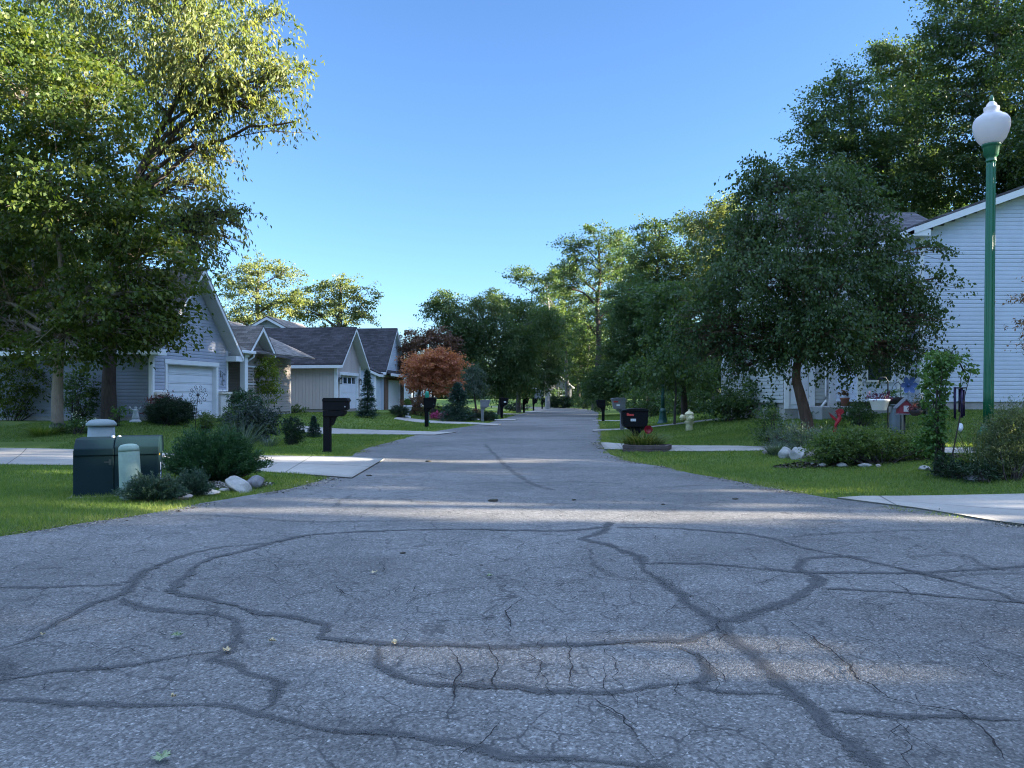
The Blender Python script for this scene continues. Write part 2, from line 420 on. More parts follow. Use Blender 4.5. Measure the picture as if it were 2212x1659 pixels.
SEAL = [
 L(.15,(1318,1130),(1305,1150),(1262,1168),(1310,1180),(1375,1205),(1392,1235),(1440,1268),(1490,1310),(1552,1350),(1585,1390),(1650,1450),(1740,1530),(1830,1610),(1910,1690)),
 L(.13,(1552,1350),(1620,1335),(1700,1305),(1752,1275),(1775,1255),(1735,1240),(1720,1228),(1745,1212),(1810,1205),(1880,1207)),
 L(.11,(1392,1222),(1500,1221),(1620,1231),(1740,1240),(1900,1242),(2050,1238),(2212,1228),(2300,1222)),
 L(.11,(1330,1142),(1440,1144),(1560,1152),(1660,1165),(1740,1188),(1900,1222),(2050,1258),(2150,1285),(2230,1315)),
 L(.09,(1775,1277),(1900,1282),(2060,1295),(2230,1310)),
 L(.10,(-20,1412),(60,1385),(130,1345),(215,1305),(270,1285),(300,1250),(350,1222),(430,1195),(500,1183),(570,1178),(612,1170),(690,1157),(850,1150),(1000,1147),(1200,1150),(1320,1141)),
 L(.10,(595,1177),(520,1195),(450,1215),(410,1240),(372,1277),(385,1290),(440,1297),(520,1318),(600,1335),(692,1352),(708,1368),(690,1380),(760,1392),(850,1400),(1000,1402),(1150,1402),(1300,1395),(1450,1392),(1510,1383),(1550,1358)),
 L(.12,(262,1297),(300,1318),(380,1328),(450,1330),(500,1345),(518,1375),(490,1410),(468,1430),(530,1455),(590,1475),(605,1500),(585,1525),(550,1545)),
 L(.065,(-20,1478),(100,1462),(250,1445),(400,1425),(485,1412)),
 L(.08,(-20,1516),(150,1527),(300,1533),(420,1530),(500,1535),(560,1550),(650,1575),(750,1590),(850,1592),(950,1605),(1060,1640),(1150,1650),(1300,1655),(1450,1664)),
 L(.08,(-20,1276),(100,1272),(270,1267)),
 L(.075,(822,1402),(812,1430),(830,1450),(870,1470),(950,1488),(1060,1490),(1200,1502),(1330,1500),(1430,1488),(1505,1482)),
 L(.085,(1447,1400),(1500,1425),(1527,1460),(1492,1487),(1540,1500),(1600,1503),(1692,1510)),
 L(.08,(1780,1543),(1900,1550),(2050,1558),(2230,1568)),
 L(.16,(1048,962),(1070,985),(1095,1010),(1130,1036),(1155,1050),(1200,1062)),
 L(.10,(330,1118),(460,1117),(620,1128),(800,1130),(1000,1126)),
 L(.09,(1690,1165),(1790,1157),(1950,1150),(2080,1150)),
 L(.10,(1960,1208),(2080,1206),(2150,1235),(2230,1232)),
 L(.09,(1905,1226),(2010,1247),(2100,1246),(2230,1240)),
 L(.09,(720,1100),(735,1085),(760,1072)), L(.09,(670,1140),(678,1128)), L(.12,(-20,1500),(0,1475),(25,1440),(10,1415)),
 L(.09,(1280,1190),(1290,1225),(1330,1250),(1400,1262),(1440,1266)),
 L(.10,(985,1050),(1040,1046),(1100,1046),(1240,1044),(1350,1048)), L(.10,(860,1080),(930,1088),(1010,1084)), L(.1,(1400,1056),(1560,1052),(1700,1066)),
]
ribbon(SEAL[:14], 'crack_sealer', tarmat(), ZR + .004, .75, .04, .035)
ribbon(SEAL[14:], 'crack_sealer', tarmat(.42), ZR + .0085, .5, .05, .05)
CR = [L(.020,(1700,1345),(1755,1385),(1790,1410),(1825,1440),(1860,1480),(1920,1520),(2000,1540),(2130,1562)),
 L(.016,(1262,1510),(1295,1535),(1340,1560),(1372,1615),(1430,1662)), L(.014,(1055,1402),(1072,1450),(1060,1490),(1078,1540),(1042,1590)),
 L(.014,(970,1405),(992,1455),(975,1540),(962,1590)), L(.014,(1130,1300),(1090,1330),(1110,1370)), L(.014,(1500,1420),(1545,1455),(1575,1490)),
 L(.014,(1545,1350),(1560,1380),(1545,1400)), L(.018,(2060,1540),(2120,1590),(2180,1659)), L(.014,(1640,1270),(1690,1250)), L(.012,(900,1290),(1050,1275),(1220,1268),(1330,1245)),
 L(.012,(720,1270),(760,1300),(830,1330)), L(.014,(1000,1659),(1060,1610),(1090,1560)), L(.012,(1420,1659),(1500,1600),(1640,1590)), L(.012,(1215,1380),(1240,1440),(1225,1500))]
rr = random.Random(5)
for k in range(230):
    x = rr.uniform(-2.6, 3.6); y = rr.uniform(3.0, 7.5) if k < 185 else rr.uniform(7.5, 15)
    a = rr.choice([0, 0, math.pi/2, math.pi/2, math.pi/2, .9, 2.3]) + rr.uniform(-.5, .5); p = [Vector((x, y, 0))]; a0 = a
    for q in range(rr.randint(4, 16)):
        a = a0 + rr.uniform(-1.0, 1.0); p.append(p[-1] + Vector((math.cos(a), math.sin(a), 0)) * rr.uniform(.04, .13))
        if rr.random() < .15: a0 += rr.choice([-1.2, 1.2])
    CR.append((p, rr.uniform(.004, .009)))
ribbon(CR, 'road_crack', crackmat(), ZR + .013, .6, .03, .035, True)
# ------------------------------------------------------------------ house kit
def shingle(name, c, axis='y'):
    if name in MATS: return MATS[name]
    t = NT(name); co = t.coord(); sep = t.n('ShaderNodeSeparateXYZ'); t.l(co, sep.inputs[0])
    cb = t.n('ShaderNodeCombineXYZ')
    a, b = ((sep, 1), (sep, 2)) if axis == 'y' else ((sep, 0), (sep, 2))
    t.l(a, cb.inputs[0]); t.l(b, cb.inputs[1])
    br = t.n('ShaderNodeTexBrick', Scale=1.0); br.inputs['Brick Width'].default_value = .32; br.inputs['Row Height'].default_value = .10
    br.inputs['Mortar Size'].default_value = .006; br.inputs['Color1'].default_value = (.55, .55, .55, 1); br.inputs['Color2'].default_value = (1.35, 1.35, 1.35, 1); br.inputs['Mortar'].default_value = (.3, .3, .3, 1)
    t.l(cb, br.inputs['Vector'])
    big = t.noise(.9, 5, .6, co); f = t.noise(90, 2, .6, co)
    base = t.ramp(big, [(.3, tuple(x * .8 for x in c)), (.7, tuple(x * 1.25 for x in c))])
    m = t.mix(.85, base, br, 'MULTIPLY'); m = t.mix(.5, m, t.ramp(f, [(.3, .6), (.7, 1.4)]), 'MULTIPLY')
    MATS[name] = t.done(t.bsdf(m, .92, .2, bump=(br, 'Fac'), bump_d=-.012, bump_s=.6)); return MATS[name]

M_TRIM = mat('white_trim', (.72, .73, .74), .5, .05, 3)
M_DOOR = mat('garage_door_paint', (.66, .68, .72), .45, .05, 1.5)
M_GLASS = mat('window_glass', (.03, .045, .06), .06, .1, 2, spec=.9)
M_FOUND = mat('foundation_block', (.33, .32, .31), .9, .15, 5, .3)
M_BLACK = mat('black_metal', (.012, .012, .014), .4, .2, 10)

FRONT = lambda y=0.0: Matrix(((1,0,0,0),(0,-1,0,y),(0,0,1,0),(0,0,0,1)))       # (s, out, z) -> x, -y
LEFT = lambda x=0.0: Matrix(((0,-1,0,x),(1,0,0,0),(0,0,1,0),(0,0,0,1)))        # s along y, faces -x
RIGHT = lambda x=0.0: Matrix(((0,1,0,x),(1,0,0,0),(0,0,1,0),(0,0,0,1)))
BACK = lambda y=0.0: Matrix(((1,0,0,0),(0,1,0,y),(0,0,1,0),(0,0,0,1)))
def siding(root, M, s0, s1, z0, eave, m, apex=None, holes=(), expo=.127, t=.02, vertical=False, name='wall'):
    mb = MB()
    def top(s):
        if not apex: return eave
        a_s, a_z = apex
        return eave + (a_z - eave) * ((s - s0) / (a_s - s0) if s <= a_s else (s1 - s) / (s1 - a_s))
    def sub(a, b, c):
        segs = [(a, b)]
        for (ha, hb, za, zb) in holes:
            if za < c < zb:
                segs = [q for (p, r) in segs for q in ((p, min(r, ha)), (max(p, hb), r)) if q[1] - q[0] > .004]
        return segs
    if not vertical:
        z = z0; zmax = apex[1] if apex else eave
        while z < zmax - .01:
            e = min(expo, zmax - z); c = z + e * .5
            a, b = s0, s1
            if apex and c > eave:
                k = (c - eave) / (apex[1] - eave); a = s0 + (apex[0]-s0) * k; b = s1 - (s1-apex[0]) * k
            for p, r in sub(a, b, c):
                q = [M @ Vector(v) for v in ((p, t, z), (r, t, z), (r, t*.75, z+e*.62), (p, t*.75, z+e*.62), (p, .002, z+e*.86), (r, .002, z+e*.86), (p, .0, z+e), (r, .0, z+e), (p, 0, z), (r, 0, z))]
                mb.add(q, [(0,1,2,3), (3,2,5,4), (4,5,7,6), (8,9,1,0)])
            z += e
    else:
        s = s0; w = .205
        while s < s1 - .01:
            e = min(w, s1 - s)
            cuts = [(z0, None)]
            zs = [(z0, 1e9)]
            for (ha, hb, za, zb) in holes:
                if ha < s + e*.5 < hb: zs = [q for (p, r) in zs for q in ((p, min(r, za)), (max(p, zb), r)) if q[1]-q[0] > .004]
            for p, r in zs:
                for (a, b, o) in ((s, s+e-.022, .014), (s+e-.022, s+e, .0)):
                    ra, rb = min(r, top(a)), min(r, top(b))
                    if ra <= p: continue
                    mb.add([M @ Vector(v) for v in ((a, o, p), (b, o, p), (b, o, rb), (a, o, ra))], [(0, 1, 2, 3)])
                    mb.add([M @ Vector(v) for v in ((a, 0, p), (a, .014, p), (a, .014, ra), (a, 0, ra))], [(0, 1, 2, 3)])
            s += e
    return mb.build(name, m, root)
def board(root, M, s0, s1, z0, z1, d0=.0, d1=.03, m=None, name='trim', bevel=.004):
    return MB().box(s0, s1, d0, d1, z0, z1, M).build(name, m or M_TRIM, root, bevel)
def window(root, M, s0, s1, z0, z1, cols=2, rows=2, shutters=None, fr=.07):
    f = MB()
    f.box(s0-fr, s1+fr, -.02, .045, z1, z1+fr, M).box(s0-fr, s1+fr, -.02, .055, z0-fr, z0, M).box(s0-fr, s0, -.02, .04, z0, z1, M).box(s1, s1+fr, -.02, .04, z0, z1, M)
    zm = (z0+z1)/2
    f.box(s0, s1, -.012, .022, zm-.025, zm+.025, M)
    for k in range(1, cols): x = s0 + (s1-s0)*k/cols; f.box(x-.012, x+.012, -.012, .018, z0, zm-.025, M); f.box(x-.012, x+.012, -.012, .018, zm+.025, z1, M)
    w = f.build('window', M_TRIM, root)
    MB().quad(*[M @ Vector(v) for v in ((s0, .004, z0), (s1, .004, z0), (s1, .004, z1), (s0, .004, z1))]).build('pane', M_GLASS, w)
    if shutters:
        for a in (s0-fr-.36, s1+fr+.02):
            sh = MB(); sh.box(a, a+.32, .02, .045, z0, z1, M)
            for k in range(int((z1-z0-.1)/.09)): sh.box(a+.04, a+.28, .045, .056, z0+.05+k*.09, z0+.11+k*.09, M)
            sh.build('shutter', shutters, root)
    return w
def garage_door(root, M, s0, s1, z1, sections=5, cols=3, depth=.12, lights=False, z0=0.02):
    d = MB(); h = (z1-z0)/sections
    for k in range(sections):
        za, zb = z0 + k*h + .004, z0 + (k+1)*h - .006
        d.box(s0, s1, -depth-.04, -depth, za, zb, M)
        if lights and k == sections-1: continue
        for c in range(cols):
            a = s0 + (s1-s0)*(c+.10)/cols; b = s0 + (s1-s0)*(c+.90)/cols
            d.box(a, b, -depth, -depth+.012, za+h*.16, zb-h*.16, M)
    d.box(s0, s1, -depth-.06, -depth-.045, z0, z1, M)
    o = d.build('garage_door', M_DOOR, root, .004)
    if lights:
        za, zb = z0+(sections-1)*h+.09, z1-.09
        for c in range(4):
            a = s0 + (s1-s0)*(c+.12)/4; b = s0 + (s1-s0)*(c+.88)/4
            MB().box(a, b, -depth, -depth+.012, za, zb, M).build('pane', M_GLASS, o)
    j = MB()                                                     # jamb lining and casing
    j.box(s0-.03, s0, -depth-.06, .03, z0-.02, z1+.03, M).box(s1, s1+.03, -depth-.06, .03, z0-.02, z1+.03, M).box(s0, s1, -depth-.06, .03, z1, z1+.03, M)
    j.box(s0-.14, s0-.03, .0, .045, z0-.02, z1+.03, M).box(s1+.03, s1+.14, .0, .045, z0-.02, z1+.03, M).box(s0-.18, s1+.18, .0, .06, z1+.03, z1+.2, M)
    j.build('door_casing', M_TRIM, root, .004)
    return o
def gable_roof(root, c, zr, e0, z0, e1, z1, a0, a1, m, along='y', rake0=True, rake1=True, th=.07, fas=.17):
    """ridge at c (height zr), eaves at e0/e1 (heights z0/z1), running from a0 to a1"""
    M = None if along == 'y' else Matrix(((0,1,0,0),(1,0,0,0),(0,0,1,0),(0,0,0,1)))
    roof = MB().prism([(e0, z0), (c, zr), (e1, z1), (e1, z1+th), (c, zr+th*1.15), (e0, z0+th)], a0, a1, M).build('roof', m, root)
    i = .02
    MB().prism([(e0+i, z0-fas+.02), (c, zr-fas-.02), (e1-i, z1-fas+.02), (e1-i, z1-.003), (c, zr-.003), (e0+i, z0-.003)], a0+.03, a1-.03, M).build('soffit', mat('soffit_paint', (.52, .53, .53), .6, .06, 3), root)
    rk = MB(); pl = [(e0+.01, z0-fas), (c, zr-fas-.015), (e1-.01, z1-fas), (e1-.01, z1-.002), (c, zr-.002), (e0+.01, z0-.002)]
    if rake0: rk.prism(pl, a0+.004, a0+.029, M)
    if rake1: rk.prism(pl, a1-.029, a1-.004, M)
    rk.prism([(e0-.02, z0-fas-.01), (e0+.018, z0-fas-.01), (e0+.018, z0-.004), (e0-.02, z0-.004)], a0, a1, M)
    rk.prism([(e1-.018, z1-fas-.01), (e1+.02, z1-fas-.01), (e1+.02, z1-.004), (e1-.018, z1-.004)], a0, a1, M)
    rk.build('trim', M_TRIM, roof)
    return roof
def lantern(root, M, s, z):
    l = MB(); l.box(s-.05, s+.05, .03, .05, z-.05, z+.2, M).box(s-.015, s+.015, .05, .16, z+.16, z+.19, M)
    l.box(s-.06, s+.06, .09, .21, z-.2, z-.17, M).box(s-.075, s+.075, .075, .225, z+.08, z+.11, M).box(s-.04, s+.04, .11, .19, z+.11, z+.15, M)
    for a in (-.055, .043):
        for b in (.095, .193): l.box(s+a, s+a+.012, b, b+.012, z-.17, z+.08, M)
    o = l.build('wall_lantern', M_BLACK, root)
    MB().box(s-.04, s+.04, .11, .19, z-.165, z+.075, M).build('pane', mat('lantern_glass', (.6, .6, .55), .2), o)
def rot_of(dx, dy): return math.atan2(dy, dx)

# ---- grey blue house with the near garage gable
SA = mat('blue_grey_siding', (.35, .375, .445), .6, .06, 2); SHA = shingle('grey_shingles', (.15, .135, .125), 'y')
A = thing('house', 'grey blue clapboard house with steep garage gable and plain white garage door', 'house', (-13.03, 28.0, .5), rot_of(.226, 1))
dA = (.83, 3.87, -1, 2.12)
siding(A, FRONT(), 0, 4.7, .18, 2.9, SA, (2.35, 5.62), [(.80, 3.90, -1, 2.15)])
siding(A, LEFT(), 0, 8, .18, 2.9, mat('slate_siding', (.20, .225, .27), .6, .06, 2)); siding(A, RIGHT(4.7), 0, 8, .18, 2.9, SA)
garage_door(A, FRONT(), .83, 3.87, 2.12, 6, 1, .16)
MB().box(.02, 4.68, .02, 7.98, -.5, .18).box(.02, .8, -.02, .02, -.5, .18).build('foundation', M_FOUND, A)
board(A, FRONT(), -.02, .10, .18, 2.85, .0, .035); board(A, LEFT(), .0, .12, .18, 2.85, .0, .034); board(A, FRONT(), 4.6, 4.72, 1.15, 2.85, .0, .035)
board(A, FRONT(), .10, .69, 1.10, 1.16, .0, .04); board(A, FRONT(), 4.02, 4.6, 1.15, 1.21, .0, .04)
M_STONE = mat('pale_stone', (.55, .53, .50), .85, .12, 5, .3)
MB().box(4.03, 4.76, -.14, .0, -.2, 1.02).build('stone_base', M_STONE, A, .01); MB().box(.08, .66, -.12, .0, -.2, .98).build('stone_base', M_STONE, A, .01)
[MB().box(*q).build('stone_cap', mat('stone_cap', (.6, .55, .47), .8), A, .01) for q in ((4.0, 4.80, -.19, .0, 1.02, 1.12), (.05, .68, -.16, .0, .98, 1.08))]
gable_roof(A, 2.35, 5.90, -.36, 2.62, 5.06, 2.62, -.55, 8.3, SHA)
[MB().box(*q).build('eave_return', M_TRIM, A, .006) for q in ((4.55, 5.06, -.52, .25, 2.40, 2.62), (-.36, .12, -.52, .25, 2.40, 2.62))]
orn = MB()
for k, (cx, cz, r) in enumerate(((4.22, 1.86, .09), (4.40, 1.74, .13), (4.36, 1.52, .11))):
    orn.tube([(cx + r*math.cos(a)*(1-.04*i), -.04, cz + r*1.2*math.sin(a)) for i, a in enumerate(np.linspace(.6, 5.2, 12))], .012, 6)
orn.tube([(4.16, -.04, 1.75), (4.17, -.04, 2.03)], .012, 6); orn.build('wall_ornament', mat('pewter', (.25, .26, .27), .4, metal=.6), A)
siding(A, FRONT(1.1), 4.7, 12, .18, 2.9, mat('taupe_siding', (.32, .28, .25), .6, .06, 2))
siding(A, LEFT(6.45), .35, 1.1, .18, 2.8, mat('taupe_siding', (0,0,0))); siding(A, FRONT(.35), 6.45, 8.2, .18, 2.85, mat('taupe_siding', (0,0,0)), (7.32, 3.9))
window(A, FRONT(.35), 6.75, 7.75, .75, 2.25, 2)
gable_roof(A, 7.32, 4.08, 6.25, 2.92, 8.39, 2.92, -.15, 4, SHA)
pr = MB(); pr.prism([(-.15, 2.86), (4.2, 4.75), (8.5, 2.86), (8.5, 2.92), (4.2, 4.83), (-.15, 2.93)], 4.75, 12.3, Matrix(((0,1,0,0),(1,0,0,0),(0,0,1,0),(0,0,0,1)))); pr.build('roof', shingle('grey_shingles_x', (.15, .135, .125), 'x'), A)
MB().box(4.78, 6.5, -.28, -.13, 2.80, 2.93).build('gutter', M_TRIM, A, .02); MB().box(4.75, 6.4, -.12, 1.1, 2.78, 2.84).build('soffit', M_TRIM, A)
MB().box(5.95, 6.2, -.05, .2, -.2, 2.78).box(5.9, 6.25, -.1, .25, -.2, .12).box(5.9, 6.25, -.1, .25, 2.66, 2.78).build('column', M_TRIM, A, .01)
MB().tube([(6.42, -.2, 2.8), (6.42, -.2, 2.68), (6.3, .1, 2.45), (6.32, .28, 2.3), (6.32, .28, .1)], .04, 8).build('downspout', M_TRIM, A)
MB().box(12, 12.1, 1.1, 8, -.4, 2.9).box(4.7, 12, 1.15, 8, -.4, .18).build('foundation', M_FOUND, A)

# ---- taupe garage house
SB = mat('taupe_boards', (.46, .40, .375), .7, .07, 1.6, streak=True); SHB = shingle('charcoal_shingles', (.045, .042, .047), 'y')
B = thing('house', 'taupe house with vertical board siding and windowed white garage door', 'house', (-9.98, 44.0, .5), rot_of(.14, 1))
siding(B, LEFT(), 0, 9, .22, 2.93, SB, vertical=True); siding(B, RIGHT(4.0), 0, 9, .22, 2.93, SB, vertical=True)
siding(B, FRONT(), 0, 4.0, .22, 2.93, SB, (2.0, 4.72), [(.55, 3.45, -1, 2.2)], vertical=True)
garage_door(B, FRONT(), .55, 3.45, 2.16, 4, 4, .10, True)
MB().box(.02, 3.98, .02, 8.9, -.5, .22).build('foundation', mat('taupe_foundation', (.25, .225, .205), .9, .1, 4), B)
board(B, FRONT(), -.03, .14, .22, 2.8, .0, .04); board(B, LEFT(), -.03, .13, .22, 2.8, .0, .04); board(B, FRONT(), 3.86, 4.03, .22, 2.8, .0, .04)
gable_roof(B, 2.0, 5.0, -.4, 2.72, 4.4, 2.72, -.5, 9.3, SHB)
lantern(B, FRONT(), .28, 1.85); lantern(B, FRONT(), 3.72, 1.85)
MB().box(3.62, 4.1, -.1, .0, -.2, .95).build('stone_base', M_STONE, B, .01)

# ---- pale blue house with the big dark roof
SCc = mat('pale_blue_siding', (.52, .58, .65), .6, .05, 2); SHC = shingle('black_shingles', (.045, .043, .048), 'y')
Cc = thing('house', 'pale blue house with broad dark roof and brick framed white garage', 'house', (-8.95, 54.0, .42), rot_of(.12, 1))
siding(Cc, FRONT(), 0, 5.0, 2.75, 2.95, SCc, (2.5, 5.75)); siding(Cc, LEFT(), 0, 11, .1, 2.8, SCc); siding(Cc, RIGHT(5.0), 0, 11, .1, 2.8, SCc)
M_BRK = mat('brown_brick', (.16, .10, .075), .9, .3, 9, .3)
MB().box(0, .75, -.12, .1, -.4, 2.62).box(4.25, 5, -.12, .1, -.4, 2.62).box(.75, 4.25, -.12, .1, 2.2, 2.62).build('brick_front', M_BRK, Cc, .01)
garage_door(Cc, FRONT(), .9, 4.1, 2.16, 4, 4, .05)
MB().prism([(-.6, 2.62), (.05, 2.95), (.05, 2.72), (-.6, 2.55)], -.35, 5.35, Matrix(((0,1,0,0),(1,0,0,0),(0,0,1,0),(0,0,0,1)))).build('porch_roof', SHC, Cc)
MB().box(-.35, 5.35, -.66, -.6, 2.44, 2.63).build('gutter', M_TRIM, Cc, .01)
gable_roof(Cc, 2.5, 5.95, -.45, 2.72, 5.45, 2.72, -.3, 12, SHC)
siding(Cc, LEFT(-1.2), .2, 8.8, .1, 2.6, SCc, (4.5, 4.45)); siding(Cc, FRONT(.2), -1.2, 0, .1, 2.6, SCc)
gable_roof(Cc, 4.5, 4.65, -.1, 2.55, 9.1, 2.55, -1.45, 2.4, SHC, along='x')
board(Cc, LEFT(-1.2), .18, .32, .1, 2.5, .0, .03)
gable_roof(Cc, 8.4, 6.65, 4.6, 4.6, 12.2, 4.6, -.4, 6, shingle('brown_shingles', (.17, .145, .125), 'x'), along='x')
siding(Cc, LEFT(-.1), 4.9, 11.9, 2.7, 4.75, mat('cream_siding', (.40, .42, .41), .6, .06, 2), (8.4, 6.6))

# ---- white house behind the red maple
SD = mat('white_siding', (.6, .63, .65), .6, .05, 2)
Dh = thing('house', 'white single storey house with dark windows behind the red maple', 'house', (-8.6, 66.0, .45), rot_of(.12, 1))
siding(Dh, FRONT(), 0, 9, .1, 2.8, SD, holes=[]); siding(Dh, LEFT(), 0, 8, .1, 2.8, SD); siding(Dh, RIGHT(9), 0, 8, .1, 2.8, SD)
for s in (.9, 2.9, 5.5): window(Dh, FRONT(), s, s+.8, .9, 2.3, 2, 2, mat('dark_shutter', (.02, .03, .06), .5))
board(Dh, FRONT(), -.03, .25, .1, 2.8, .0, .05)
gable_roof(Dh, 4.0, 4.9, -.4, 2.7, 8.4, 2.7, -.4, 9.4, shingle('black_shingles_x', (.05, .048, .05), 'x'), along='x')

# ---- far house at the bend
Fh = thing('house', 'small grey house with tan roof at the far bend of the road', 'house', (5.4, 136.0, .1), .15)
SF = mat('far_grey_siding', (.12, .12, .125), .6, .05, 2)
siding(Fh, FRONT(), 0, 5.2, .1, 3.2, SF, (2.6, 5.2)); siding(Fh, RIGHT(5.2), 0, 8, .1, 3.2, SF); siding(Fh, LEFT(), 0, 8, .1, 3.2, SF)
gable_roof(Fh, 2.6, 5.5, -.4, 3.0, 5.6, 3.0, -.5, 8.4, shingle('tan_shingles', (.27, .20, .15), 'y'))
window(Fh, FRONT(), 1.5, 2.4, .9, 2.4); window(Fh, FRONT(), 3.2, 4.0, .9, 2.4)
for s in (.3, 2.8, 4.9): MB().box(s-.12, s+.12, -.3, -.06, 0, 3.0).build('column', SF, Fh)

# ---- two storey house on the right
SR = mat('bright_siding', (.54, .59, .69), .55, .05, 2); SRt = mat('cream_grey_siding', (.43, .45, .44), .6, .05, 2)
SHR = shingle('slate_shingles', (.10, .095, .105), 'y'); SHRx = shingle('slate_shingles_x', (.085, .082, .092), 'x')
R = thing('house', 'white two storey clapboard house with broad gable behind the lamp post', 'house', (12.66, 24.0, .96), 0)
siding(R, FRONT(), 0, 6.3, .3, 5.55, SR, (3.15, 6.72), t=.013); siding(R, LEFT(), 0, 2.2, .3, 5.5, SR); siding(R, RIGHT(6.3), 0, 10, .3, 5.5, SR)
MB().box(.03, 6.27, .03, 9.9, -.6, .3).build('foundation', M_FOUND, R)
gable_roof(R, 3.15, 6.90, -.32, 5.66, 6.62, 5.66, -.35, 10.3, SHR, fas=.2)
board(R, FRONT(), -.02, .11, .3, 5.5, .0, .035); MB().box(-.34, .16, -.33, .1, 5.38, 5.58).build('eave_return', M_TRIM, R, .01)
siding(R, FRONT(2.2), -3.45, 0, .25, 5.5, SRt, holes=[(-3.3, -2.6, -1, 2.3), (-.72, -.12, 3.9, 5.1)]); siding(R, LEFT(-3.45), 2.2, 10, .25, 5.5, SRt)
MB().box(-3.4, 0, 2.25, 9.9, -.6, .25).build('foundation', M_FOUND, R)
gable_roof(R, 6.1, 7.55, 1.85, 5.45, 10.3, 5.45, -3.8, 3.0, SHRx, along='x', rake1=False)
MB().box(-3.3, -2.6, 2.22, 2.26, .05, 2.3).box(-3.22, -2.68, 2.2, 2.22, .2, 1.0).box(-3.22, -2.68, 2.2, 2.22, 1.15, 2.15).build('door', M_DOOR, R, .005)
board(R, FRONT(2.2), -3.45, -3.3, .05, 2.5, .0, .05); board(R, FRONT(2.2), -2.6, -2.42, .05, 2.5, .0, .05); board(R, FRONT(2.2), -1.98, -1.62, .1, 2.7, .0, .16, name='pilaster')
MB().tube([(-2.05, 2.1, 5.4), (-2.05, 2.12, .5), (-2.12, 2.0, .3), (-2.3, 1.9, .12)], .045, 8).build('downspout', M_TRIM, R)
window(R, FRONT(2.2), -.72, -.12, 3.9, 5.1)
siding(R, FRONT(.45), -1.72, -.02, .3, 2.75, SR, holes=[(-1.5, -.62, .95, 2.3)]); siding(R, LEFT(-1.72), .45, 2.2, .3, 2.75, SR)
MB().prism([(.2, 2.72), (2.2, 3.4), (2.2, 3.47), (.2, 2.8)], -1.95, .0, Matrix(((0,1,0,0),(1,0,0,0),(0,0,1,0),(0,0,0,1)))).build('porch_roof', SHRx, R)
board(R, FRONT(.45), -1.76, -1.6, .3, 2.72, .0, .04); board(R, FRONT(.45), -.5, -.3, .3, 2.72, .0, .04)
window(R, FRONT(.45), -1.42, -.68, .98, 2.2, 2, 2)
MB().box(-1.1, -1.02, .36, .44, 1.0, 2.2).build('shutter', mat('navy_shutter', (.02, .025, .05), .5), R)
MB().box(-3.0, .6, .1, 2.15, -.5, .14).build('porch', mat('porch_concrete', (.28, .28, .28), .9, .12, 4), R, .02)
